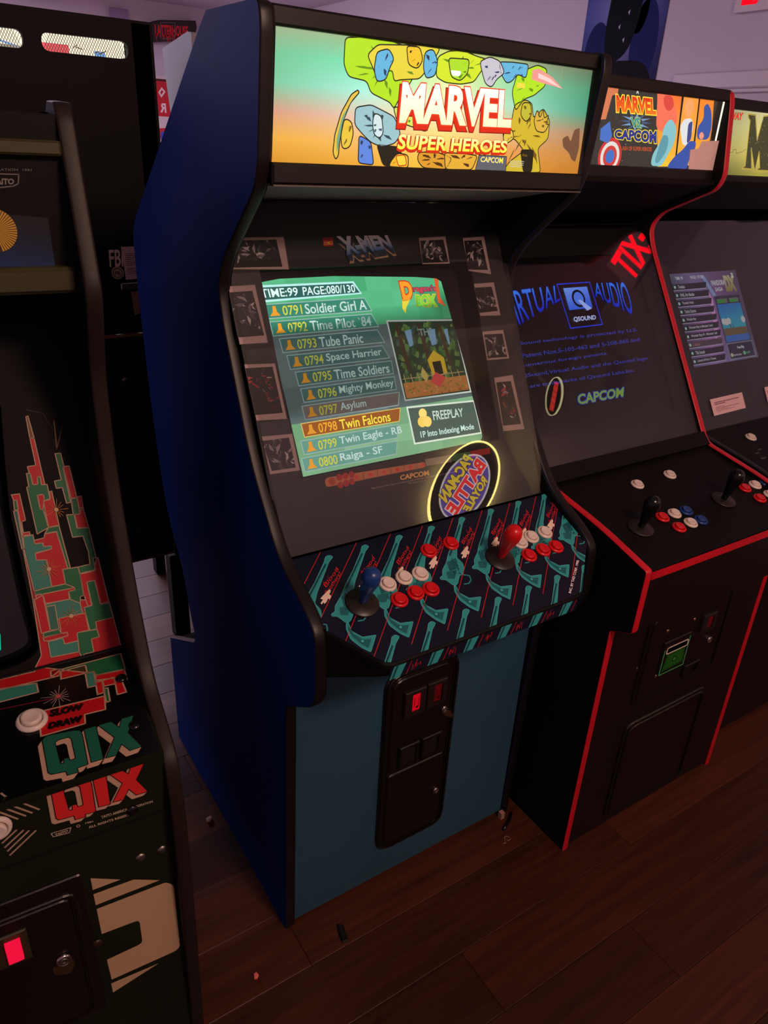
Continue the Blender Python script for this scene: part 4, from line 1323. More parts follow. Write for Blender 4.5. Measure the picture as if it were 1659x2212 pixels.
blk(A, [(-0.1154,0.0392),(-0.0924,0.0395),(-0.0916,0.0288),(-0.0694,0.0284),(-0.0699,0.0096),(-0.1159,0.0125)], QT, 8)
blk(A, [(-0.0697,0.0425),(-0.0382,0.0403),(-0.0365,0.0266),(-0.0496,0.0261),(-0.0496,0.0034),(-0.0653,0.0038),(-0.0691,-0.0039),(-0.072,0.0093),(-0.0705,0.0287)], QG, 9)


def spark(a, c, R, col, ly, seed=0, n=14, t0=0, t1=6.28):
    r = random.Random(seed)
    for k in range(n):
        an = t0 + (t1 - t0) * k / n + r.uniform(-.1, .1)
        l = R * r.uniform(.55, 1.1)
        a.line([(c[0] + .005 * math.cos(an), c[1] + .005 * math.sin(an)), (c[0] + l * math.cos(an), c[1] + l * math.sin(an))], .0007, col, ly)
    a.disc(c, .0035, (210, 180, 130), ly + 1, n=12)


spark(A, [(-0.0645,0.2516)][0], .018, (206, 130, 50), 12, 1)
spark(A, [(-0.0929,0.1575)][0], .018, (206, 130, 50), 12, 2)
spark(A, [(-0.0734,0.0728)][0], .020, (206, 130, 50), 12, 3)
A.poly([(-0.043,0.3964),(-0.0412,0.3961),(-0.0448,0.3503),(-0.0472,0.3498)], (110, 80, 44), 4)
A.poly([(-0.0309,0.3866),(-0.0306,0.3853),(-0.0452,0.35),(-0.0467,0.3502)], (110, 80, 44), 4)
A.line([(-0.0795,0.4175),(-0.0567,0.4095),(-0.0465,0.3816)], .0007, (70, 52, 34), 4)
A.build('block_artwork', M_print, qz)
plate('QB', rect(-.576, -.012, .002, .002), -.02, .004, M_blackgloss, 'bezel_rail', qc, cham=.002)

# control panel and front
qp = slab(lambda u, v, h: P3('QC', u, v, h), rect(-.576, -.004, 0, .240), -.012, 0, M_green_black, 'control_panel', qc)
A = Art('QC', base=.0003)
A.poly(rect(-.575, 0, -.004, .239), (10, 10, 8), 0)
OUT = (196, 160, 132)
for pts, col in (([(-0.1064,0.2224),(-0.0097,0.223),(-0.0114,0.1846),(-0.0579,0.1882),(-0.0589,0.198),(-0.0688,0.199)], QG), ([(-0.2668,0.2414),(-0.1677,0.234),(-0.1661,0.2457),(-0.142,0.2451),(-0.1064,0.2224),(-0.1233,0.2094),(-0.2686,0.2164)], QR), ([(-0.1661,0.2457),(-0.1422,0.2467),(-0.1434,0.2331),(-0.1667,0.2345)], QT), ([(-0.1062,0.2177),(-0.0681,0.2177),(-0.0688,0.199),(-0.1092,0.2004)], QR), ([(-0.1207,0.2252),(-0.107,0.2243),(-0.1086,0.2094),(-0.1224,0.209)], QR), ([(-0.2506,0.223),(-0.145,0.2063),(-0.1453,0.1856),(-0.2535,0.1878)], QT), ([(-0.0719,0.1987),(-0.0585,0.1978),(-0.0617,0.1653),(-0.0744,0.1661)], QT), ([(-0.0579,0.1882),(-0.0127,0.1836),(-0.0141,0.1606),(-0.0225,0.1595),(-0.0216,0.1334),(-0.0357,0.1334),(-0.0321,0.1712),(-0.0602,0.1769)], QR), ([(-0.0611,0.1726),(-0.051,0.173),(-0.0527,0.1465),(-0.0639,0.1453)], QR), ([(-0.0501,0.1726),(-0.0318,0.1727),(-0.0331,0.1578),(-0.051,0.1593)], QR), ([(-0.053,0.1547),(-0.0462,0.1536),(-0.0491,0.1244),(-0.0547,0.1239)], QG), ([(-0.1516,0.1441),(-0.0545,0.1384),(-0.0593,0.1101),(-0.09,0.1121),(-0.0927,0.0939),(-0.1556,0.0946)], QR)):
    A.poly(pts, col, 1)
    A.line(pts, .0024, OUT, 2, True)
spark(A, [(-0.1193,0.1644)][0], .024, (196, 170, 160), 3, 4, 15)
A.disc([(-0.1193,0.1644)][0], .0042, (196, 90, 90), 5)
A.line([(-0.2543,0.1773),(-0.128,0.1638)], .0020, (120, 24, 50), 1)
for k, c in ((0, (60, 8, 10)), (1, (20, 8, 8))):
    d = .0014 * (1 - k)
    A.text('SLOW', [(p[0] + d, p[1] - d) for p in [(-0.1351,0.1412),(-0.0881,0.1361),(-0.0916,0.1234),(-0.1386,0.1274)]], c, 4 + k, .05)
    A.text('DRAW', [(p[0] + d, p[1] - d) for p in [(-0.141,0.1162),(-0.0938,0.1123),(-0.0978,0.0994),(-0.1447,0.1044)]], c, 4 + k, .05)


def big_letters(a, f, face, ly):
    Q, Hh, I, X = [f(p) for p in LET]
    cream = (206, 168, 142)
    sh_ = f([(-34, 42), (0, 0)])
    d = (sh_[0][0] - sh_[1][0], sh_[0][1] - sh_[1][1])
    for shp, hl in ((Q, [Hh]), (I, []), (X, [])):
        for k in range(6):
            t = 1 - k / 6
            pts = [(p[0] + d[0] * t, p[1] + d[1] * t) for p in shp]
            a.poly(pts, cream, ly + k, [[(p[0] + d[0] * t, p[1] + d[1] * t) for p in h] for h in hl])
        a.line([(p[0] + d[0], p[1] + d[1]) for p in shp], .0010, (30, 20, 16), ly, True)
        a.poly(shp, face, ly + 7, hl)
        a.line(shp, .0012, (26, 14, 10), ly + 8, True)
        for h in hl: a.line(h, .0012, (26, 14, 10), ly + 8, True)


QPTS = dict(
    Q=[[(-0.152,0.0889),(-0.1469,0.0908),(-0.1083,0.0851),(-0.102,0.0813),(-0.1009,0.0708),(-0.1041,0.0158),(-0.1064,0.0148),(-0.1191,0.0147),(-0.1189,0.0069),(-0.1341,0.0075),(-0.1345,0.0148),(-0.1538,0.0182),(-0.1572,0.023),(-0.1554,0.0842)], [(-0.1392,0.0724),(-0.1354,0.0759),(-0.1201,0.0755),(-0.1171,0.071),(-0.1182,0.0329),(-0.1257,0.0323),(-0.1261,0.0379),(-0.133,0.0389),(-0.1347,0.0313),(-0.1387,0.0322)], [(-0.0969,0.0817),(-0.0792,0.0816),(-0.0824,0.016),(-0.0996,0.0167)], [(-0.0763,0.0809),(-0.0572,0.0813),(-0.0483,0.0649),(-0.042,0.0803),(-0.0228,0.0804),(-0.0389,0.0495),(-0.0268,0.0158),(-0.0446,0.0154),(-0.0527,0.0319),(-0.0648,0.0147),(-0.0795,0.0162),(-0.0597,0.0485)]],
    F=[[(-0.4275,0.7208),(-0.4226,0.723),(-0.3847,0.7155),(-0.3784,0.7116),(-0.3765,0.7006),(-0.3769,0.6468),(-0.3793,0.6453),(-0.3919,0.647),(-0.3914,0.642),(-0.4067,0.6435),(-0.4071,0.6517),(-0.4277,0.6539),(-0.4309,0.6587),(-0.4305,0.7153)], [(-0.4144,0.7046),(-0.4109,0.7079),(-0.396,0.7068),(-0.3927,0.7022),(-0.3924,0.6667),(-0.3995,0.6666),(-0.4006,0.6723),(-0.4069,0.6734),(-0.408,0.6646),(-0.412,0.6662)], [(-0.3743,0.7158),(-0.3553,0.7125),(-0.3555,0.6498),(-0.3723,0.6519)], [(-0.3535,0.7122),(-0.3362,0.7124),(-0.3247,0.6969),(-0.3189,0.7109),(-0.2985,0.7102),(-0.3143,0.68),(-0.2998,0.6487),(-0.3172,0.6496),(-0.327,0.6666),(-0.3363,0.6494),(-0.3519,0.6517),(-0.3348,0.6824)]])
dQ, dF = [(-0.095,0.0499),(-0.1027,0.0426)], [(-0.3699,0.6821),(-0.377,0.6746)]
LET = QPTS['Q']


def fQ(p):
    return [(dQ[1][0] - dQ[0][0], dQ[1][1] - dQ[0][1]), (0, 0)] if p == [(-34, 42), (0, 0)] else p


def fF(p):
    return [(dF[1][0] - dF[0][0], dF[1][1] - dF[0][1]), (0, 0)] if p == [(-34, 42), (0, 0)] else p


big_letters(A, fQ, (34, 104, 84), 2)
A.build('panel_print', M_overlay, qp)
qfp = plate('QF', rect(-.848, .01, -.272, .724), -.03, 0, M_green_black, 'front_panel', qc)
A = Art('QF', base=.0004)
LET = QPTS['F']
big_letters(A, fF, (222, 44, 44), 1)
A.text('TAITO AMERICA CORPORATION', [(-0.371,0.6309),(-0.2943,0.6254),(-0.2939,0.6208),(-0.3712,0.6251)], (190, 170, 146), 1, .03)
A.text('ALL RIGHTS RESERVED', [(-0.3907,0.6197),(-0.3224,0.6153),(-0.322,0.6107),(-0.3906,0.6147)], (190, 170, 146), 1, .03)
A.text('1981', [(-0.394,0.6295),(-0.3832,0.6276),(-0.3828,0.6242),(-0.3937,0.6256)], (190, 170, 146), 1, .03)
A.line([(-0.4056,0.6292),(-0.4037,0.6298),(-0.4015,0.6275),(-0.4021,0.6252),(-0.4047,0.6249),(-0.406,0.6272)], .0012, (190, 170, 146), 1, True)
A.line([(-0.4409,0.6315),(-0.4139,0.6293),(-0.4172,0.6203),(-0.4392,0.6236)], .0014, (190, 170, 146), 1, True)
A.text('TAITO', [(-0.4368,0.6282),(-0.418,0.6277),(-0.4194,0.6226),(-0.4363,0.6237)], (190, 170, 146), 1, .05)
for l in ([(-0.4904,0.7355),(-0.4868,0.7284),(-0.45,0.6849)], [(-0.5022,0.7317),(-0.4597,0.6832)], [(-0.5036,0.7227),(-0.4683,0.6816)], [(-0.5053,0.7129),(-0.4785,0.6808)], [(-0.5069,0.7025),(-0.4879,0.6796)], [(-0.503,0.6464),(-0.4835,0.6605)], [(-0.5012,0.6366),(-0.4752,0.6556)], [(-0.4989,0.628),(-0.4684,0.6514)], [(-0.4973,0.6187),(-0.4599,0.6469)]):
    A.line(l, .0028, (176, 148, 126), 1)
for pts in ([(-0.4,0.5112),(-0.3572,0.4825),(-0.3999,0.4839)], [(-0.4001,0.4741),(-0.3382,0.471),(-0.2978,0.4452),(-0.3996,0.4479)], rnd([(-0.3993,0.4385),(-0.2891,0.4346),(-0.2767,0.4214),(-0.2773,0.2601),(-0.2852,0.2532),(-0.3956,0.2545),(-0.3976,0.3095),(-0.3384,0.3116),(-0.3382,0.3716),(-0.3984,0.3763)], [.001, .004, .016, .02, .01, .001, .001, .008, .008, .001], 4), [(-0.3976,0.2454),(-0.3158,0.2413),(-0.3971,0.22)]):
    A.poly(pts, (196, 164, 128), 1)
A.build('front_print', M_print, qfp)
plate('QF', rect(-.848, .596, -.276, .599), 0, .0015, M_blackgloss, 'panel_seam', qc)
button(qc, 'QC', [(-0.1629,0.1292)][0], M_white_pl, 1.42)
button(qc, 'QF', [(-0.5074,0.6778)][0], M_white_pl, 1.35)
for p in [(-0.0222,0.1655),(-0.0268,0.0613)]: bolt(qc, 'QC', p, .0095, M_black_pl, .0015)
bolt(qc, 'QF', [(-0.3258,0.6203)][0], .0095, M_black_pl, .001)
for p in [(-0.2885,0.5124),(-0.3226,0.5137)]: bolt(qc, 'QF', p, .0085, M_dull_metal, .0)
bolt(qc, 'QF', [(-0.4073,0.3639)][0], .0085, mat('dark_bolt', (70, 48, 38), .4, metal=.6), .004)
qd0 = [(-0.4004,0.5317),(-0.4209,0.2135)]
x1, zt, zb = (qd0[0][0] + qd0[1][0]) / 2, qd0[0][1], qd0[1][1]
qd = plate('QF', rnd(rect(-.82, zb - .02, x1, zt), .008, 3), .0002, .004, M_metal_black, 'coin_door', qc, cham=.002)
qi = [(-0.4191,0.4993),(-0.4267,0.2253)]
xi = (qi[0][0] + qi[1][0]) / 2
ring('QF', rnd(rect(-.80, zb - .01, xi, qi[0][1] + .004), .02, 4), .006, .004, .008, M_metal_black, 'door_frame', qd, .002)
plate('QF', rnd(rect(-.79, zb, xi - .010, qi[0][1] - .006), .016, 4), .004, .007, M_metal_black, 'door_leaf', qd, cham=.002)
cs = [(-0.5359,0.4716),(-0.5059,0.4661),(-0.5,0.4135),(-0.5338,0.4066)]
cx0, cx1, cz0, cz1 = cs[0][0], cs[2][0], cs[3][1], cs[1][1]
hs = plate('QF', rect(cx0 - .012, cz0 - .004, cx1, cz1 + .004), .007, .011, mat('olive_housing', (50, 46, 28), .4), 'coin_slot', qd, cham=.002)
rb = [(-0.534,0.4638),(-0.5094,0.4626),(-0.5117,0.414),(-0.5329,0.4122)]
rbt = plate('QF', rect(rb[0][0] + .002, rb[3][1] + .004, (rb[1][0] + rb[2][0]) / 2, rb[1][1] - .004), .011, .020, emit('bright_coin_glow', (245, 20, 62), .95), 'reject_button', hs, cham=.003)
A = Art('QF', base=.0204)
A.text('PUSH', [(rb[0][0] + .010, rb[1][1] - .008), (rb[0][0] + .018, rb[1][1] - .008), (rb[0][0] + .018, rb[3][1] + .010), (rb[0][0] + .010, rb[3][1] + .010)], (120, 4, 20), 0, .02)
lock(qd, 'QF', [(-0.4595,0.3657)][0], .0125, .007)
plate('QF', rnd([(-0.4781,0.3565),(-0.4466,0.3597),(-0.4449,0.3421),(-0.4548,0.3262),(-0.4768,0.3375)], .006, 3), .0066, .0085, mat('brass_tag', (110, 84, 60), .4, metal=.8), 'lock_plate', qd)
for a_, b_ in ((-.76, .150), (-.76, .118)):
    plate('QF', rnd(rect(a_, b_, xi - .03, b_ + .003), .001, 2), .007, .009, M_metal_black, 'pressed_rib', qd)

# the whole cabinet stands turned a few degrees
root_pivot = Vector((-.272, -.108, 0))
turn = Matrix.Rotation(-math.radians(3.0), 3, 'Z')
qc.location = root_pivot + turn @ (qc.location - root_pivot)
qc.rotation_euler = (0, 0, -math.radians(3.0))

# ================================================================== the black cabinet with red edging (right of the blue one)
sc = thing('arcade_cabinet', 'black arcade cabinet with bright red edging and blue lettering on its dark screen', 'arcade cabinet', (.956, .30, 0))
sf = arcs([(-.170, 0), (-.170, .664), (-.222, .689), (-.2235, .834), (-.095, .872), (.079, .906), (.366, 1.358), (.384, 1.405), (.356, 1.442), (.214, 1.505), (.200, 1.535), (.224, 1.688), (.232, 1.712), (.26, 1.716)],
          [0, .004, .004, .006, .05, .02, .05, .035, .04, .03, .02, .012, .015, 0])
sb = [(.44, 1.716), (.83, 1.40), (.85, 1.30), (.85, 0)]
for x0, x1 in ((.658, .676), (1.234, 1.252)):
    sp = side(sf + sb, x0, x1, M_black, 'side_panel', sc)
    edge_band(sf, x0, x1, M_red_edge, 'red_edge_moulding', sp)
    tag([c for c in sp.children][0], 'bright red edge moulding')
sheet([(.25, 1.705), (.44, 1.705), (.82, 1.395), (.838, 1.30), (.838, .02)], .676, 1.234, M_black, 'back_board', sc, -.012)
sfp = plate('SF', rect(.676, .012, 1.234, .70), -.02, .0, M_metal_black, 'front_panel', sc)
smq = plate('SM', rect(.676, 1.53, 1.234, 1.706), -.012, -.002, mat('marquee_backing', (200, 200, 190), .6), 'marquee_panel', sc)
plate('SM', rect(.676, 1.690, 1.234, 1.714), -.02, .012, M_blackgloss, 'marquee_retainer', sc, cham=.003)
plate('SM', rect(.676, 1.512, 1.234, 1.547), -.02, .012, M_blackgloss, 'marquee_retainer', sc, cham=.003)
plate('SM', rect(.676, 1.540, 1.234, 1.696), .004, .006, M_clear, 'marquee_glass', sc)
box(1.2265, .234, 1.57, 1.2290, .237, 1.69, emit('fluorescent_gap', (255, 250, 230), 1.2), 'light_gap', smq)
sheet([(.215, 1.515), (.40, 1.44)], .676, 1.234, M_black, 'speaker_panel', sc, .012)
A = Art('SM', base=-.0017)
e = [(0.8593,1.696),(1.205,1.695),(1.266,1.543),(0.8531,1.547)]
zt, zb = 1.694, 1.543
A.poly(rect(.678, zb, 1.2265, zt), (52, 50, 46), 0)
A.poly(rect(1.210, zb, 1.233, zt), (24, 20, 18), 1)
r = random.Random(11)
for k in range(60):
    c = (r.uniform(.70, .98), r.uniform(zb, zt))
    A.disc(c, r.uniform(.0005, .0012), (190, 190, 180), 1, n=5)
A.poly([(0.8357,1.692),(0.8741,1.693),(0.8744,1.681),(0.8589,1.677),(0.851,1.633),(0.8292,1.631)], (210, 120, 80), 1)
for pts, c in (([(0.9945,1.698),(1.079,1.695),(1.101,1.551),(1.043,1.549)], [(246, 110, 50), (250, 190, 50)]), ([(1.087,1.695),(1.141,1.694),(1.159,1.555),(1.101,1.553)], [(250, 150, 60), (250, 180, 50)]), ([(1.144,1.694),(1.195,1.694),(1.228,1.557),(1.162,1.555)], [(240, 130, 40), (244, 170, 50)])):
    A.grid([pts[0], pts[1], pts[2], pts[3]], [[c[0], c[0]], [c[1], c[1]]], 1)
for l in ([(1.081,1.696),(1.103,1.551)], [(1.141,1.695),(1.163,1.553)]):
    A.line(l, .005, (20, 18, 16), 4)
A.poly(blob([(0.9961,1.693),(1.025,1.699),(1.057,1.677),(1.079,1.649),(1.074,1.627),(1.042,1.618),(1.012,1.624),(1.006,1.652)], 4), (238, 112, 84), 5)
A.poly(blob([(1.016,1.688),(1.046,1.69),(1.06,1.67),(1.045,1.658),(1.026,1.667)], 4), (214, 70, 60), 6)
A.poly(blob([(1.016,1.55),(1.016,1.573),(1.038,1.603),(1.036,1.629),(1.054,1.648),(1.082,1.631),(1.084,1.598),(1.067,1.571),(1.055,1.55)], 4), (130, 190, 196), 7)
A.poly(blob([(1.037,1.614),(1.06,1.612),(1.063,1.582),(1.04,1.555),(1.027,1.558)], 3), (90, 150, 162), 8)
A.poly(blob([(1.092,1.632),(1.1,1.647),(1.127,1.652),(1.14,1.634),(1.134,1.596),(1.114,1.595)], 4), (220, 220, 220), 6)
A.poly(blob([(1.091,1.679),(1.11,1.691),(1.129,1.678),(1.124,1.652),(1.106,1.651)], 4), (240, 160, 100), 6)
A.poly(blob([(1.118,1.64),(1.132,1.647),(1.14,1.608),(1.127,1.598)], 3), (60, 70, 130), 8)
A.poly(blob([(1.069,1.546),(1.093,1.572),(1.12,1.588),(1.134,1.606),(1.161,1.605),(1.161,1.586),(1.147,1.57),(1.146,1.543)], 4), (52, 80, 160), 8)
A.poly(blob([(1.16,1.609),(1.153,1.635),(1.171,1.651),(1.161,1.676),(1.172,1.684),(1.191,1.671),(1.205,1.638),(1.204,1.611)], 4), (54, 84, 156), 8)
A.poly(blob([(1.164,1.62),(1.173,1.627),(1.184,1.619),(1.181,1.61),(1.169,1.611)], 3), (232, 150, 120), 9)
c = [(0.8802,1.564)][0]
for rr, col in ((.036, (200, 50, 50)), (.029, (220, 214, 206)), (.021, (200, 60, 56)), (.013, (60, 110, 190))):
    A.disc(c, rr, col, 4, n=36); A.step += 0
    A.base += .0002
A.poly([(0.8388,1.615),(0.8629,1.63),(0.8768,1.603),(0.8681,1.589),(0.8412,1.594)], (70, 110, 190), 2)
A.text('MARVEL', [(0.8666,1.679),(0.9913,1.68),(1.003,1.65),(0.8762,1.648)], ((214, 40, 20), (240, 120, 30)), 8, .05, [(.055, (255, 214, 60))])
for k in range(12):
    an = k * math.pi / 6
    c2 = [(0.9429,1.633)][0]
    A.poly([(c2[0] + .045 * math.cos(an) * 1.15, c2[1] + .018 * math.sin(an)), (c2[0] + .02 * math.cos(an + .25), c2[1] + .010 * math.sin(an + .25)), (c2[0] + .02 * math.cos(an - .25), c2[1] + .010 * math.sin(an - .25))], (110, 150, 190) if k % 2 else (60, 90, 130), 6)
A.text('VS.', [(0.9229,1.641),(0.959,1.642),(0.9639,1.622),(0.9292,1.623)], (60, 140, 140), 8, .04, [(.04, (190, 210, 110))])
A.text('CAPCOM', [(0.879,1.616),(1.014,1.62),(1.021,1.595),(0.8827,1.598)], (36, 50, 130), 8, .05, [(.055, (246, 216, 60))])
A.text('CLASH OF SUPER HEROES', [(0.9007,1.585),(1.008,1.587),(1.01,1.579),(0.9033,1.577)], (190, 80, 40), 8, .02, [(.03, (90, 40, 30))])
A.text('A', [(0.9264,1.693),(0.9339,1.693),(0.9357,1.685),(0.9275,1.685)], (220, 220, 214), 8, .03)
A.build('marquee_print', M_litm, smq)
pc = recentre(plate('SM', [(1.135,1.587),(1.165,1.591),(1.171,1.606),(1.243,1.611),(1.269,1.544),(1.144,1.544)], .0065, .0075, mat('pink_card', (252, 218, 214), .6), 'blank_card'))  # added plain patch over the blanked-out corner of the marquee print
tag(pc, 'added plain pinkish patch covering the lower right corner of the fighting-game marquee', 'patch')
# screen
sbz = plate('SB', rect(.676, -.006, 1.234, .60), -.032, -.026, mat('dark_bezel', (22, 22, 24), .5), 'monitor_bezel', sc, [rnd(rect(.682, .10, 1.20, .53), .02, 4)])
stb = plate('SS', rnd(rect(.677, .095, 1.205, .535), .03, 5), -.016, -.001, mat('dark_tube', (12, 12, 14), .3), 'picture_tube', sc, cham=.004)
plate('SB', rect(.677, -.004, 1.233, .598), -.002, .001, M_glass, 'monitor_glass', sc)
sheet([(.066, .905), (.09, .93), (.105, .92)], .676, 1.234, M_black, 'glass_ledge', sc, .006)
A = Art('SS')
BL, BL2, DIM = (70, 160, 255), (20, 50, 220), (54, 58, 150)
A.text('VIRTUAL', [(0.6992,0.4503),(0.9022,0.4583),(0.8914,0.4201),(0.7104,0.3594)], ((60, 130, 250), (14, 40, 200)), 2, .0, [(.02, (10, 20, 120))])
A.text('AUDIO', [(1.022,0.4579),(1.141,0.4547),(1.141,0.363),(1.016,0.4227)], ((60, 130, 250), (14, 40, 200)), 2, .0, [(.02, (10, 20, 120))])
fr_ = [(0.8948,0.4607),(1.009,0.4606),(1.015,0.3501),(0.9021,0.349)]
A.line(fr_, .0028, (40, 60, 220), 2, True)
A.grid([(0.913,0.45),(0.9953,0.4499),(0.9963,0.3952),(0.9142,0.394)], [[(120, 160, 250), (100, 140, 250)], [(60, 100, 230), (50, 90, 220)]], 2)
c = [(0.9553,0.4212)][0]
A.disc(c, .0225, (10, 12, 26), 4)
A.disc(c, .0165, (84, 124, 240), 5)
A.poly([(0.9502,0.4165),(0.9608,0.4175),(0.992,0.393),(0.9731,0.3884)], (160, 180, 250), 6)
A.text('QSOUND', [(0.9212,0.3763),(0.9996,0.3757),(0.9971,0.3624),(0.9185,0.3625)], (190, 200, 255), 3, .03)
for s_, q in (('QSound technology is protected by U.S.', [(0.707,0.3299),(1.137,0.331),(1.135,0.3199),(0.7063,0.3207)]), ('Patent Nos.5-105-462 and 5-208-860 and', [(0.725,0.3019),(1.136,0.3059),(1.134,0.2956),(0.7246,0.2918)]), ('numerous foreign patents.', [(0.7159,0.278),(1.007,0.2805),(1.005,0.2702),(0.7148,0.2689)]), ('QSound,Virtual Audio and the Qsound logo', [(0.7081,0.2549),(1.149,0.2538),(1.146,0.2423),(0.7067,0.2435)]), ('are trademarks of Qsound Labs,Inc.', [(0.7252,0.2282),(1.088,0.2276),(1.086,0.2172),(0.7244,0.2186)])):
    A.text(s_, q, DIM, 3, .016)
A.text('CAPCOM', [(0.8661,0.1864),(1.032,0.1847),(1.02,0.1609),(0.8609,0.1613)], (120, 150, 60), 4, .03, [(.05, (30, 60, 170))])
A.build('screen_picture', M_lits, stb)
# panel box
SCW = .315
spn = slab(lambda u, v, h: P3('SC', u, v, h), rect(.016, -.0, .583, .318), -.014, 0, M_black, 'control_panel', sc)
sheet([(-.222, .829), (-.222, .690), (-.165, .662)], .676, 1.234, M_metal_black, 'panel_apron', sc, .012)
edge_band([(-.2245, .812), (-.2245, .831)], .676, 1.234, M_red_edge, 'front_edge_moulding', spn, bulge=.003)
for p, m in zip([(0.2282,0.2331),(0.3475,0.2356)], (M_white_pl, M_white_pl)): button(sc, 'SC', p, m)
for p, m in zip([(0.1873,0.1201),(0.2281,0.1198),(0.2658,0.1174),(0.1968,0.0799),(0.239,0.0819),(0.2729,0.0803)], (M_red_pl, M_white_pl, M_blue_pl, M_red_pl, M_white_pl, M_blue_pl)): button(sc, 'SC', p, m)
for p, m in zip([(0.5039,0.1288),(0.546,0.129),(0.5858,0.1281),(0.5049,0.0863),(0.5483,0.0872),(0.5882,0.0877)], (M_red_pl, M_white_pl, M_blue_pl, M_red_pl, M_white_pl, M_blue_pl)): button(sc, 'SC', p, m)
joystick(sc, 'SC', [(0.1063,0.1117)][0], M_black_pl, .080, (0, 0))
joystick(sc, 'SC', [(0.4029,0.1164)][0], M_black_pl, .080, (0, .05))
# upper coin door with the bill slot and the plain lower door
sd = plate('SF', rnd(rect(.795, .400, 1.105, .652), .022, 5), .0, .006, M_metal_black, 'coin_door', sc, cham=.003)
ring('SF', rnd(rect(.803, .408, 1.097, .644), .02, 5), .004, .006, .009, M_metal_black, 'door_seam', sd, .0015)
sl = plate('SF', rnd(rect(.795, .03, 1.105, .345), .03, 5), .0, .006, M_metal_black, 'cash_door', sc, cham=.003)
ring('SF', rnd(rect(.803, .038, 1.097, .337), .028, 5), .005, .006, .010, M_metal_black, 'door_seam', sl, .002)
bq = [(0.864,0.555),(0.9614,0.5546),(0.9541,0.4729),(0.8623,0.4733)]
bx0, bx1, bz0, bz1 = min(p[0] for p in bq) + .004, max(p[0] for p in bq) - .006, bq[3][1] - .002, bq[1][1]
ba = plate('SF', rect(bx0 - .006, bz0 - .006, bx1 + .006, bz1 + .01), .006, .010, M_metal_black, 'bill_acceptor', sd, cham=.002)
A = Art('SF', base=.0104)
A.line([(bx0, bz1 - .012), (bx0, bz0), (bx1, bz0), (bx1, bz1)], .0024, (84, 150, 84), 0)
mouth = rnd(rect(bx0 + .008, bz0 + .058, bx1 - .004, bz1 - .008), .006, 3)
A.poly(mouth, (4, 4, 4), 0)
A.line(mouth, .0030, (236, 176, 150), 1, True)
bn = [(bx0 + .014, bz0 + .054), (bx1 - .012, bz0 + .058), (bx1 - .006, bz0 + .012), (bx0 + .006, bz0 + .008)]
A.poly(bn, (40, 78, 22), 1)
A.line(inset(bn, .004), .0012, (16, 40, 10), 2, True)
A.disc(bil(bn, .5, .5), .009, (20, 46, 12), 2)
A.disc(bil(bn, .5, .5), .005, (66, 116, 40), 3)
A.build('bill_print', print_lit('bill_slot_glow', .38), ba)
for p in [(0.8621,0.5976),(0.9599,0.5975),(0.8617,0.4697),(0.9537,0.474)]: bolt(sd, 'SF', p, .0045, mat('brass_screw', (190, 140, 110), .35, metal=.9), .0065, 'screw')
cq = [(1.002,0.5929),(1.032,0.5916),(1.046,0.5482),(1.015,0.5551)]
coin_slot(sd, 'SF', (cq[0][0] - .010, cq[3][1] - .006, cq[1][0] + .012, cq[1][1] + .006), .006, M_dimred, False)
lock(sd, 'SF', [(1.049,0.5086)][0], .009, .006)
rcq = [(0.9661,0.4683),(1.03,0.4619),(1.033,0.4131),(0.9771,0.4189)]
rx0, rx1, rz0, rz1 = rcq[0][0], rcq[1][0] - .004, rcq[3][1] + .006, rcq[1][1] - .002
ring('SF', rect(rx0, rz0, rx1, rz1), .006, .006, .012, M_metal_black, 'return_cup', sd, .002)
for p in [(0.7889,0.5141)]: bolt(sc, 'SF', p, .0055, mat('dark_bolt', (70, 48, 38), .4, metal=.6), .0)

# ================================================================== third cabinet (far right)
tc_ = thing('arcade_cabinet', 'black arcade cabinet at the right edge with a gold-edged letter on its marquee', 'arcade cabinet', (1.62, .40, 0))
off3 = [(y + .06, z) for y, z in sf]
off3 = arcs([(-.11, 0), (-.11, .664), (-.162, .689), (-.1635, .834), (-.035, .872), (.145, .905), (.430, 1.352), (.460, 1.405), (.440, 1.442), (.396, 1.505), (.384, 1.535), (.408, 1.700), (.416, 1.720), (.44, 1.724)],
            [0, .004, .004, .006, .05, .02, .05, .035, .04, .03, .02, .012, .015, 0])
b3 = [(.60, 1.724), (.90, 1.40), (.92, 1.30), (.92, 0)]
for x0, x1 in ((1.290, 1.310), (1.93, 1.95)):
    sp = side(off3 + b3, x0, x1, M_black, 'side_panel', tc_)
    edge_band(off3, x0, x1, M_blackgloss, 'edge_moulding', sp)
sheet([(.44, 1.712), (.60, 1.712), (.89, 1.395), (.908, 1.30), (.908, .02)], 1.31, 1.93, M_black, 'back_board', tc_, -.012)
box(1.31, -.108, .012, 1.93, -.09, .70, M_metal_black, 'front_panel', tc_)
tmq = plate('TM', rect(1.31, 1.53, 1.93, 1.712), -.012, -.002, mat('marquee_backing', (200, 200, 190), .6), 'marquee_panel', tc_)
tz = [(1.568,1.696),(1.637,1.536)]
plate('TM', rect(1.31, tz[0][1], 1.93, 1.722), -.02, .012, M_blackgloss, 'marquee_retainer', tc_, cham=.003)
plate('TM', rect(1.31, 1.512, 1.93, tz[1][1]), -.02, .012, M_blackgloss, 'marquee_retainer', tc_, cham=.003)
plate('TM', rect(1.31, 1.54, 1.93, 1.70), .004, .006, M_clear, 'marquee_glass', tc_)
A = Art('TM', base=-.0017)
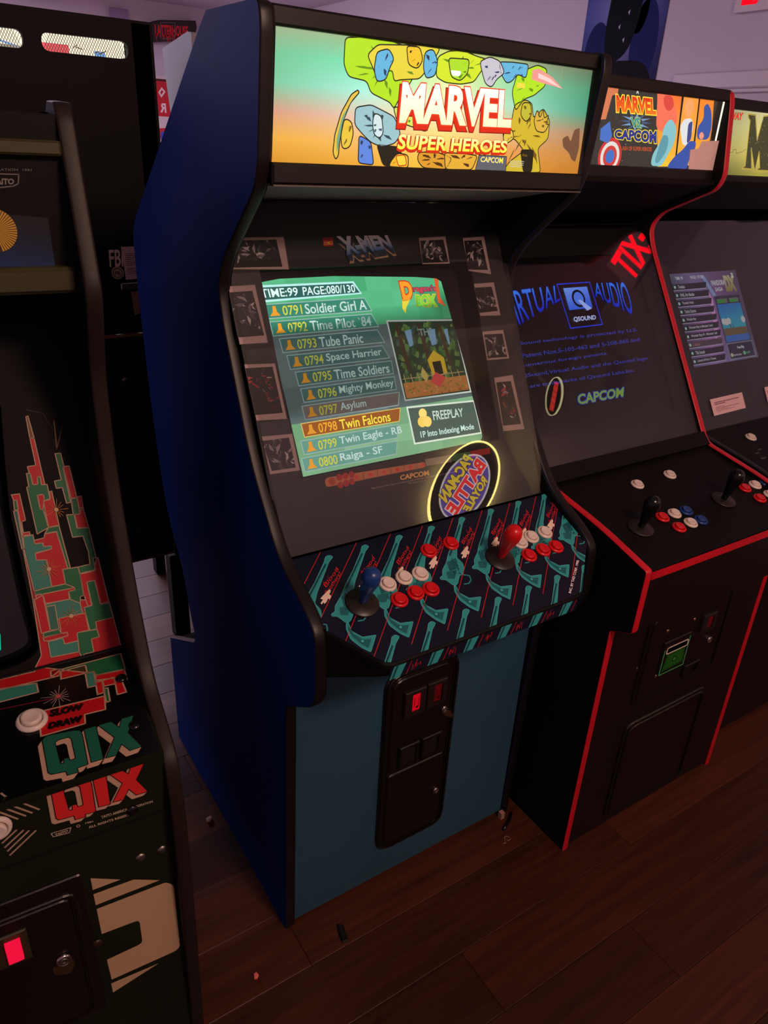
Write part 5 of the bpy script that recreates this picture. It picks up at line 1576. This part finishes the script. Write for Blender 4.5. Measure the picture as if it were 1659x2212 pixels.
A.grid([(1.312, 1.71), (1.928, 1.71), (1.928, 1.532), (1.312, 1.532)], [[(130, 132, 106), (150, 150, 116), (206, 200, 150), (190, 180, 120)], [(120, 122, 100), (160, 156, 110), (226, 214, 130), (200, 180, 90)], [(126, 116, 74), (150, 142, 84), (226, 206, 100), (200, 170, 70)], [(60, 62, 36), (84, 84, 44), (150, 140, 60), (120, 110, 50)]], 0)
wq = [(1.534,1.689),(1.584,1.69),(1.585,1.673),(1.535,1.672)]
wx = (wq[1][0] - wq[0][0]) * .92
A.text('MIDWAY', [(wq[0][0] - wx, wq[0][1]), wq[1], wq[2], (wq[3][0] - wx, wq[3][1])], (226, 60, 30), 3, .03, [(.03, (90, 20, 12))])
M_ = [(1.605,1.689),(1.641,1.689),(1.676,1.628),(1.679,1.688),(1.717,1.693),(1.789,1.551),(1.713,1.551),(1.711,1.557),(1.72,1.558),(1.699,1.599),(1.701,1.546),(1.658,1.606),(1.68,1.56),(1.684,1.553),(1.639,1.554),(1.639,1.558),(1.648,1.561),(1.622,1.673),(1.611,1.68)]
A.poly(M_, (62, 62, 36), 3)
A.line(M_, .0034, (214, 186, 80), 5, True)
A.line(M_, .0010, (60, 50, 20), 6, True)
r = random.Random(2)
for k in range(46):
    c = bil([(1.609,1.685),(1.716,1.687),(1.766,1.564),(1.65,1.565)], r.random(), r.random())
    A.line([c, (c[0] + r.uniform(-.006, .006), c[1] + r.uniform(-.004, .004))], .0008, (170, 166, 120), 4)
A.line([(1.552,1.591),(1.578,1.593),(1.576,1.599),(1.589,1.601),(1.593,1.591),(1.62,1.596),(1.633,1.603)], .0012, (76, 80, 56), 2)
A.build('marquee_print', M_litm, tmq)
plate('TB', rect(1.31, -.006, 1.93, .60), -.012, -.006, mat('dark_bezel', (22, 22, 24), .5), 'monitor_bezel', tc_)
sheet([(.40, 1.515), (.445, 1.445)], 1.31, 1.93, M_black, 'speaker_panel', tc_, .012)
tsq = [(1.379,0.446),(1.688,0.4434),(1.638,0.1794),(1.336,0.177)]
tx0, tx1, tz0, tz1 = (tsq[0][0] + tsq[3][0]) / 2, (tsq[1][0] + tsq[2][0]) / 2, tsq[3][1], tsq[0][1]
tt = plate('TB', rect(tx0, tz0, tx1, tz1), -.006, -.003, M_crt, 'flat_screen', tc_)
A = Art('TB', base=-.0027)
q0 = [(tx0, tz1), (tx1, tz1), (tx1, tz0), (tx0, tz0)]
A.grid(q0, [[(90, 92, 120), (120, 110, 150), (110, 84, 120), (92, 78, 104)], [(60, 58, 90), (150, 120, 180), (130, 90, 140), (90, 74, 100)], [(60, 56, 90), (190, 110, 180), (100, 84, 120), (84, 74, 96)], [(90, 88, 128), (150, 120, 180), (100, 100, 140), (110, 104, 120)]], 0)
bq4 = lambda s0, t0, s1, t1: [bil(q0, s0, t0), bil(q0, s1, t0), bil(q0, s1, t1), bil(q0, s0, t1)]
A.poly([bil(q0, .44, .03), bil(q0, .50, .05), bil(q0, .62, .32), bil(q0, .56, .30)], (140, 160, 210), 1)
A.poly([bil(q0, .50, .22), bil(q0, .53, .3), bil(q0, .50, .62), bil(q0, .40, .80)], (220, 140, 210), 1)
A.text('TIME: 99', bq4(.06, .035, .17, .07), (214, 214, 224), 4, .02)
A.text('PAGE: 197/382', bq4(.28, .035, .48, .07), (214, 214, 224), 4, .02)
tl = ['Twinkle', '1942 Air Battle', 'Thunder Hoop', 'Turbo Outrun', 'Wonder Boy', 'Wonder Boy in Monster Land', 'Wonder Boy III - Monster Lair', 'Columns', 'Tile Smash', 'Legend of Hero Tonma']
for k, s_ in enumerate(tl):
    t = .115 + k * .0885
    w = .50 + .03 * math.sin(k / 9 * 3.14)
    A.poly([bil(q0, 0.0, t), bil(q0, w, t - .004), bil(q0, w - .03, t + .060), bil(q0, 0, t + .062)], (40, 38, 52) if k != 7 else (84, 66, 76), 2)
    A.line([bil(q0, 0, t + .066), bil(q0, w - .02, t + .064)], .0016, (190, 190, 204), 3)
    A.disc(bil(q0, .025, t + .03), .0045, (170, 214, 200), 4, n=10)
    A.text(s_, bq4(.07, t + .012, .07 + .0135 * len(s_), t + .048), (196, 196, 206) if k != 7 else (170, 120, 120), 4, .02)
A.text('PANDORA', bq4(.57, .10, .78, .16), (206, 206, 214), 4, .04)
A.text('SAGA', bq4(.60, .18, .72, .225), (206, 206, 214), 4, .03)
A.text('DX', bq4(.77, .055, .94, .24), ((196, 190, 150), (150, 130, 70)), 4, .08)
A.text('2', bq4(.90, .03, .94, .085), (230, 230, 230), 5, .04)
gp = bq4(.55, .275, .95, .80)
A.poly(gp, (60, 66, 90), 2)
A.grid(bq4(.57, .29, .935, .79), [[(30, 90, 190), (30, 96, 196)], [(30, 150, 196), (40, 160, 190)], [(40, 170, 170), (50, 176, 164)]], 3)
A.poly(bq4(.57, .29, .935, .37), (50, 44, 60), 5)
for s0, s1 in ((.58, .74), (.77, .92)):
    A.poly(bq4(s0, .31, s1, .36), (110, 108, 112), 6)
    A.poly(bq4(s0, .325, s0 + .11, .355), (50, 140, 50), 7)
A.poly(bq4(.57, .64, .935, .72), (120, 96, 70), 5)
for k in range(12):
    A.line([bil(q0, .58 + k * .03, .65), bil(q0, .575 + k * .03, .715)], .0016, (80, 60, 44), 6)
A.poly(bq4(.57, .72, .935, .79), (50, 110, 190), 5)
for s in (.60, .64, .68):
    A.disc(bil(q0, s, .57 - abs(s - .64) * .2), .010, (206, 200, 200), 5, n=14)
A.disc(bil(q0, .91, .56), .010, (206, 200, 200), 5, n=14)
for s in (.68, .72): A.line([bil(q0, s, .60), bil(q0, s + .01, .64)], .004, (80, 80, 110), 6)
A.poly(bq4(.555, .805, .96, .985), (150, 150, 170), 2)
A.poly(bq4(.562, .812, .952, .975), (46, 46, 66), 3)
A.text('Free Play', bq4(.70, .845, .81, .885), (210, 210, 220), 5, .03)
A.disc(bil(q0, .59, .935), .006, (200, 190, 170), 5, n=12)
A.text('Favorite Game', bq4(.61, .925, .74, .950), (200, 196, 200), 5, .02)
A.disc(bil(q0, .79, .930), .006, (110, 190, 140), 5, n=12)
A.text('1UP', bq4(.82, .918, .88, .945), (110, 190, 140), 5, .02)
A.build('screen_picture', print_lit('flat_screen_picture', .62), tt)
plate('TB', rect(1.311, -.004, 1.929, .598), -.001, .002, M_glass, 'monitor_glass', tc_)
tcp = slab(lambda u, v, h: P3('TC', u, v, h), rect(.01, 0, .63, .312), -.014, 0, M_black, 'control_panel', tc_)
button(tc_, 'TC', [(0.1434,0.2434)][0], M_white_pl)
button(tc_, 'TC', ([(0.1434,0.2434)][0][0] + .16, [(0.1434,0.2434)][0][1]), M_white_pl)
box(1.31, -.162, .69, 1.93, -.15, .826, M_metal_black, 'panel_apron', tc_)
A = Art('TC')
for pts in ([(0.1138,0.1964),(0.1264,0.1941),(0.1174,0.1896),(0.1042,0.1914)], [(0.0859,0.1849),(0.1015,0.1831),(0.0927,0.1787),(0.0765,0.1801)], [(0.0766,0.1628),(0.1021,0.1606),(0.0865,0.1543),(0.0716,0.1575)]):
    A.poly(pts, (70, 66, 66), 0)
A.build('panel_print', M_print, tcp)
M_pink = mat('notice_paper', (236, 196, 200), .7)
for nm, q, lab in (('paper_notice', [(1.38,0.0807),(1.53,0.0829),(1.529,0.0366),(1.38,0.0334)], 'small printed paper notice taped under the screen of the far right cabinet'), ('paper_notice', [(1.642,0.0839),(1.722,0.0854),(1.722,0.0369),(1.64,0.0342)], 'second paper notice cut off by the right edge of the photo')):
    c = [sum(p[k] for p in q) / 4 for k in (0, 1)]
    o = recentre(plate('TB', q, .0025, .0032, M_pink, nm))
    tag(o, lab, 'paper', 'paper notices taped under the far right screen')
    a = Art('TB', base=.0034)
    for k, (t, L, w) in enumerate(((.26, .85, .0022), (.36, .35, .0022), (.54, .30, .0010), (.62, .80, .0012), (.70, .40, .0010), (.78, .62, .0010))):
        a.line([bil(q, .10, t), bil(q, .10 + L * .9, t)], w, (120, 70, 80), 0)
    a.build('print', M_print, o)

# ================================================================== cabinets of the row behind
rc = thing('arcade_cabinet', 'tall black cabinet seen from its back, lit mesh vents near its top', 'arcade cabinet', (-.08, 1.45, 0))
v1 = [(-0.0587,1.752),(-0.0528,1.76),(-0.0456,1.762),(0.1344,1.763),(0.1451,1.756),(0.1461,1.747),(0.1393,1.735),(0.1297,1.732),(-0.0472,1.732),(-0.0561,1.738)]
vx0, vx1, vz0, vz1 = v1[0][0], v1[6][0], min(p[1] for p in v1) + .004, max(p[1] for p in v1) - .004
vz0, vz1 = 1.722, 1.760
gapv = [(-0.0982,1.744)][0][0]
wv = vx1 - vx0
vents = [rnd(rect(vx0, vz0, vx1, vz1), .019, 6), rnd(rect(gapv - wv, vz0, gapv, vz1), .019, 6)]
RX1, RX0 = .196, -.50
up = plate('RB', rect(RX0, 1.056, .203, 1.806), -.016, 0, M_black, 'upper_back_board', rc, vents)
lo = plate('RB', rect(RX0 + .02, .332, .150, 1.047), -.018, -.004, M_green_black, 'lower_back_door', rc)
plate('RB', [(RX0 + .02, 1.046), (.150, 1.046)] + [(.150 - k * .021, 1.0545 + .0022 * math.sin(k * 2.3)) for k in range(0, 30)] + [(RX0 + .02, 1.054)], -.017, -.003, M_chip, 'chipped_door_edge', lo)
ce = [(-0.1122,1.79)][0]
plate('RB', [(.150 - k * .010, .331 + (.006 + .004 * math.sin(k * 1.9)) * (1 if k < 11 else .4)) for k in range(16)] + [(-.0, .330), (.150, .330)], -.0045, -.003, mat('worn_wood', (104, 70, 30), .85, var=.3, vscale=80), 'chipped_lower_edge', lo)
for x0, x1 in ((.152, RX1), (RX0, RX0 + .02)):
    side([(1.155, .32), (1.155, 1.80), (1.40, 1.80), (1.72, 1.66), (1.72, 1.45), (1.62, 1.05), (1.80, .93), (1.80, .78), (1.66, .72), (1.66, .32)], x0, x1, M_black, 'side_panel', rc)
for x0, x1 in ((.131, .182), (RX0 + .005, RX0 + .055)):
    box(x0, 1.155, 0, x1, 1.20, .322, M_black, 'leg', rc, .002)
    box(x0 + .075, 1.60, 0, x1 + .06, 1.645, .322, M_black, 'leg', rc, .002)
sheet([(1.171, 1.800), (1.40, 1.800), (1.70, 1.668)], RX0 + .02, .152, M_black, 'top_board', rc, -.012)
bk = plate('RB', rect(RX0 + .02, 1.66, .15, 1.795), -.075, -.07, mat('vent_backing', (120, 120, 120), .6), 'light_box', rc)
A = Art('RB', base=-.0695)
A.poly(rect(RX0 + .02, 1.66, .15, 1.795), (250, 240, 214), 0)
A.poly(rect(vx0 + .012, 1.66, vx0 + .075, 1.745), (226, 86, 96), 1)
A.poly(rect(vx0 - .01, 1.66, vx0 + .012, 1.742), (120, 170, 206), 1)
A.poly(rect(vx0 + .135, 1.66, vx0 + .160, 1.738), (110, 160, 220), 1)
r = random.Random(8)
for k in range(40):
    c = (r.uniform(vx0 + .08, vx1), r.uniform(1.66, 1.742))
    A.line([c, (c[0] + r.uniform(-.02, .02), c[1] + r.uniform(-.008, .008))], .002, r.choice(((70, 60, 40), (190, 170, 120), (120, 110, 90))), 2)
A.line([(gapv - .06, 1.745), (gapv, 1.730)], .004, (110, 160, 220), 1)
A.poly(rect(gapv - .08, 1.66, gapv + .005, 1.733), (150, 142, 126), 1)
A.build('backlit_print', M_litm, bk)
# expanded-metal mesh
vs, fs = [], []
for vt in ((vx0, vx1), (gapv - wv, gapv)):
    dxm = .0062
    k = -8
    while vt[0] + k * dxm < vt[1] + .02:
        for sgn in (1, -1):
            a0 = (vt[0] + k * dxm, vz0 - .002)
            b0 = (a0[0] + sgn * .024, vz1 + .002)
            if min(a0[0], b0[0]) > vt[0] - .006 and max(a0[0], b0[0]) < vt[1] + .006:
                n0 = len(vs)
                for dd in (0, .0013):
                    vs += [P3('RB', a0[0] + dd, a0[1], -.012), P3('RB', b0[0] + dd, b0[1], -.012)]
                fs.append((n0, n0 + 1, n0 + 3, n0 + 2))
        k += 1
mo = link('vent_mesh', mesh('vent_mesh', vs, fs, mat('mesh_wire', (110, 104, 92), .5, metal=.4)), rc)
tag(mo, kind='stuff')
A = Art('RB')
A.text('FBI', [(0.0416,1.279),(0.0797,1.28),(0.0751,1.236),(0.0398,1.236)], (236, 220, 196), 1, .02)
c = [(0.0588,1.22)][0]
A.disc(c, .0165, (190, 176, 146), 1, n=14)
A.disc(c, .0130, (40, 36, 28), 2, n=24)
A.disc(c, .0110, (190, 176, 146), 3, n=24)
A.text('FBI', [(c[0] - .007, c[1] + .004), (c[0] + .007, c[1] + .004), (c[0] + .007, c[1] - .005), (c[0] - .007, c[1] - .005)], (50, 44, 34), 4, .03)
A.build('warning_lettering', M_print, up)
pn = [(0.0745,1.286),(0.1273,1.287),(0.1286,1.203),(0.0792,1.201)]
o = recentre(plate('RB', pn, .0006, .0012, mat('grey_notice', (215, 186, 188), .7), 'paper_notice'))
tag(o, 'grey printed notice stuck beside the warning letters on the black cabinet back', 'paper')
A = Art('RB', base=.0014)
for k in range(12):
    if k in (7,): continue
    A.line([bil(pn, .16, .22 + k * .055), bil(pn, .55 + .2 * ((k * 7) % 3) / 3, .22 + k * .055)], .0014, (70, 56, 56), 0)
A.build('print', M_print, o)
hp = [(0.0618,1.193),(0.1232,1.195),(0.1261,1.176),(0.063,1.175)]
plate('RB', rnd(hp, .003, 2), .0, .010, M_dull_metal, 'latch_plate', up, cham=.002)
plate('RB', [(0.0887,1.17),(0.1117,1.17),(0.1087,1.109),(0.0934,1.105)], .0, .0008, mat('tape_strip', (140, 112, 92), .7), 'tape_strip', up)
for p in [(0.0491,0.9229)]: bolt(rc, 'RB', p, .0075, M_dull_metal, -.004)
bolt(rc, 'RB', [(0.0464,0.4376)][0], .007, mat('dark_bolt', (70, 48, 38), .4, metal=.6), -.004)

# its neighbour with the grey side, also seen from behind
gc = thing('arcade_cabinet', 'cabinet with a plain grey side standing behind the blue cabinet', 'arcade cabinet', (.60, 1.45, 0))
M_grey = mat('grey_side', (150, 142, 160), .6, var=.1, vscale=3)
for x0, x1 in ((.302, .322), (.88, .90)):
    side([(1.155, .10), (1.155, 1.795), (1.18, 1.80), (1.386, 1.775), (1.372, 1.70), (1.30, 1.40), (1.30, 1.0), (1.55, .90), (1.55, .10)], x0, x1, M_grey, 'side_panel', gc)
box(.322, 1.15, .10, .88, 1.168, 1.79, M_black, 'back_board', gc)
box(.322, 1.168, 1.765, .88, 1.38, 1.785, M_black, 'top_board', gc)
box(.302, 1.16, 0, .90, 1.55, .10, M_black, 'plinth', gc)

# dark marquee sign with a jagged red title, fixed to the back wall
mq0 = [(1.831,2.394),(1.898,2.422),(1.954,2.436),(2.27,2.466),(2.279,2.42),(2.25,2.336),(2.064,2.294),(1.901,2.273),(1.829,2.266)]
pk = recentre(plate('WB', mq0, -.002, .05, mat('dark_marquee', (34, 20, 22), .4), 'marquee_sign', cham=.006))
tag(pk, 'dark marquee sign with a jagged red title, high on the back wall', 'sign')
A = Art('WB', base=.0506)
sq = [(1.918,2.4),(2.176,2.418),(2.164,2.342),(1.905,2.315)]
fl = sq[0][0] - (sq[1][0] - sq[0][0]) * .05
A.text('LATTERHOUSE', [(fl, sq[0][1]), (sq[1][0] + .02, sq[1][1]), (sq[1][0] + .02, sq[2][1]), (fl, sq[3][1])], (226, 30, 44), 1, .04)
r = random.Random(3)
for k in range(26):
    u = fl + r.random() * (sq[1][0] - fl)
    A.poly([(u, sq[3][1] + .02), (u + .01, sq[3][1] + .02), (u + .005, sq[3][1] - r.uniform(0, .05))], (226, 30, 44), 1)
A.line([(1.958,2.418),(2.081,2.429),(2.075,2.314),(1.951,2.301)], .006, (110, 96, 100), 2, True)
A.build('marquee_lettering', M_print, pk)

# red banner on the back wall
bw = [(1.909,2.017),(1.975,2.022),(1.985,1.716),(1.904,1.716)]
bx = sum(p[0] for p in bw) / 4
bn = recentre(plate('WB', rect(bx - .20, 1.40, bx + .085, 2.03), -.001, .003, mat('banner_cloth', (214, 196, 196), .8), 'wall_banner'))
tag(bn, 'red and white banner with pale letters on the back wall between two cabinets', 'banner')
A = Art('WB', base=.0036)
zt = bw[0][1]
zr0 = bw[2][1]
A.poly(rect(bx - .20, zr0, bx + .085, zt - .012), (196, 34, 44), 0)
A.poly(rect(bx - .20, zt - .030, bx + .085, zt - .012), (70, 24, 24), 1)
d = [(1.911,1.902),(1.944,1.942),(1.975,1.91),(1.935,1.861)]
A.poly(d, (240, 214, 210), 1)
A.poly(inset(d, .013), (196, 34, 44), 2)
rq = [(1.911,1.821),(1.97,1.819),(1.971,1.745),(1.916,1.746)]
A.text('R', [rq[1], rq[0], rq[3], rq[2]], (240, 214, 210), 1, .03)
A.poly([(1.896,1.619),(1.966,1.627),(1.961,1.561),(1.896,1.537)], (196, 40, 50), 1)
A.poly([(1.905,1.589),(1.953,1.602),(1.948,1.54),(1.902,1.527)], (60, 80, 180), 2)
A.build('banner_print', M_print, bn)
wp = [(1.554,2.462),(1.7,2.474),(1.693,2.407),(1.546,2.39)]
o = recentre(plate('WB', rect(wp[0][0], 2.02, wp[1][0], wp[0][1] + .02), -.001, .02, mat('wall_box', (150, 128, 160), .6), 'wall_panel', cham=.004))
tag(o, 'plain mauve panel fixed high on the back wall above the black cabinet', 'panel')

# ================================================================== the room behind the photographer (seen in the glass)
ov_c = (2.47, -2.585, 1.865)
os_ = thing('oval_sign', 'oval arcade sign with a yellow neon outline and red lettering, reflected in the monitor glass', 'sign', ov_c)
FR['OS'] = ((ov_c[0], -2.56, ov_c[2]), (-math.cos(.62), 0, -math.sin(.62)), (-math.sin(.62), 0, math.cos(.62)), (0, 1, 0))
ell = lambda a_, b_, n=48: [(a_ * math.cos(2 * math.pi * k / n), b_ * math.sin(2 * math.pi * k / n)) for k in range(n)]
osb = plate('OS', ell(.42, .19), -.035, -.005, mat('sign_back', (40, 34, 60), .5), 'sign_face', os_)
ring('OS', ell(.43, .20), .008, -.02, .006, emit('yellow_neon', (250, 225, 130), 16.0), 'neon_outline', os_)
A = Art('OS', base=-.004)
A.poly(ell(.30, .150), (206, 196, 190), 0)
A.poly(ell(.285, .138), (96, 70, 150), 1)
A.text('PAC-MAN', [(-.22, .120), (.20, .120), (.21, .045), (-.23, .045)], (226, 190, 60), 3, .05, [(.05, (30, 20, 20))])
A.text('BATTLE', [(-.26, .035), (.25, .035), (.25, -.050), (-.26, -.050)], (236, 50, 50), 3, .05, [(.05, (240, 214, 200))])
A.text('ROYALE', [(-.17, -.060), (.17, -.060), (.15, -.115), (-.15, -.115)], (226, 190, 60), 3, .05, [(.04, (30, 20, 20))])
A.build('sign_print', print_lit('sign_glow', 7.0), osb)
# small oval sign hung from the ceiling (its reflection lies in the red-edged cabinet's glass)
so = thing('oval_sign', 'small oval hanging sign with a pale outline and red stripe, reflected in dark glass', 'sign', (2.62, -1.22, 2.22))
FR['SO'] = ((2.60, -1.22, 2.285), (0, -math.cos(.40), -math.sin(.40)), (0, -math.sin(.40), math.cos(.40)), (-1, 0, 0))
sob = plate('SO', ell(.110, .056), -.025, -.002, mat('dark_sign', (30, 22, 24), .5), 'sign_face', so)
ring('SO', ell(.114, .060), .0035, -.01, .003, emit('pale_neon', (236, 224, 170), 5.0), 'neon_outline', so)
A = Art('SO', base=-.0015)
A.poly([(-.085, .016), (.085, .016), (.085, -.016), (-.085, -.016)], (230, 60, 50), 0)
for k in range(5):
    A.line([(-.07 + k * .035, .016), (-.06 + k * .035, -.016)], .004, (120, 30, 30), 1)
A.build('sign_print', print_lit('small_sign_glow', 5.0), sob)
box(2.61, -1.228, 2.33, 2.622, -1.212, 2.57, M_white_pl, 'ceiling_mount', so)
# second exit sign, hung from the ceiling above the end of the row (seen in the red-edged cabinet's glass)
xh = thing('exit_sign', 'lit exit sign hanging from the ceiling, its red letters mirrored in dark monitor glass', 'sign', (2.72, -.36, 2.28))
FR['XS'] = ((2.70, -.36, 2.385), (0, -1, 0), (0, 0, 1), (-1, 0, 0))
xb = plate('XS', rnd(rect(-.15, -.105, .15, .105), .006, 2), -.035, 0, mat('sign_housing', (214, 196, 204), 0.45), 'sign_box', xh, cham=.003)
box(2.71, -.37, 2.488, 2.73, -.35, 2.57, M_white_pl, 'ceiling_mount', xh)
A = Art('XS')
A.text('EXIT', [(-.115, .092), (.115, .092), (.115, -.092), (-.115, -.092)], (255, 10, 30), 0, .03)
A.build('exit_lettering', print_lit('exit_glow', 9.0), xb)

# ================================================================== bits on the floor
def crumb(name, label, cat, pts, h, m, tilt=0.0):
    o = slab(lambda u, v, z: Vector((u, v, z + (tilt * v))), pts, .0004, h, m, name, None, (), h * .3)
    return tag(recentre(o), label, cat)


f = [(0.0782,-0.0533),(0.0894,-0.0626),(0.0796,-0.0995),(0.0671,-0.0969),(0.0698,-0.0762)]
crumb('rubber_scrap', 'black rubber scrap on the boards in front of the blue cabinet', 'scrap', f, .006, M_black_pl)
f = [(-0.1252,-0.0606),(-0.1187,-0.0601),(-0.117,-0.0679),(-0.1226,-0.0734),(-0.1283,-0.07)]
crumb('plastic_chip', 'tiny pink plastic chip on the floor near the bottom edge', 'chip', f, .006, mat('pink_plastic', (240, 120, 110), .5))
f = [(-0.0645,0.3681),(-0.0522,0.3711),(-0.0499,0.3612),(-0.0606,0.3557),(-0.0666,0.3592)]
crumb('paper_crumb', 'small pale crumb on the dark floor left of the blue cabinet', 'crumb', f, .006, mat('pale_crumb', (190, 160, 140), .8))
th = [(0.5428,-0.0786),(0.5498,-0.0812),(0.5534,-0.0736),(0.558,-0.0665),(0.565,-0.0657),(0.5702,-0.0721),(0.5675,-0.0787),(0.5595,-0.0789),(0.5593,-0.0721)]
o = tube([(p[0], p[1], .0016) for p in th], .0011, mat('grey_thread', (150, 110, 95), .8), 'thread', None, 6)
tag(recentre(o), 'curled grey thread on the floor between the blue and red-edged cabinets', 'thread')
cb = [(0.6251,-0.0176),(0.6066,-0.0311),(0.5883,-0.0409),(0.5703,-0.0489)]
o = tube([(p[0], p[1], .0042) for p in cb], .004, M_black_pl, 'cable_end', None, 8)
tag(recentre(o), 'short black cable end lying between the blue and red-edged cabinets', 'cable')
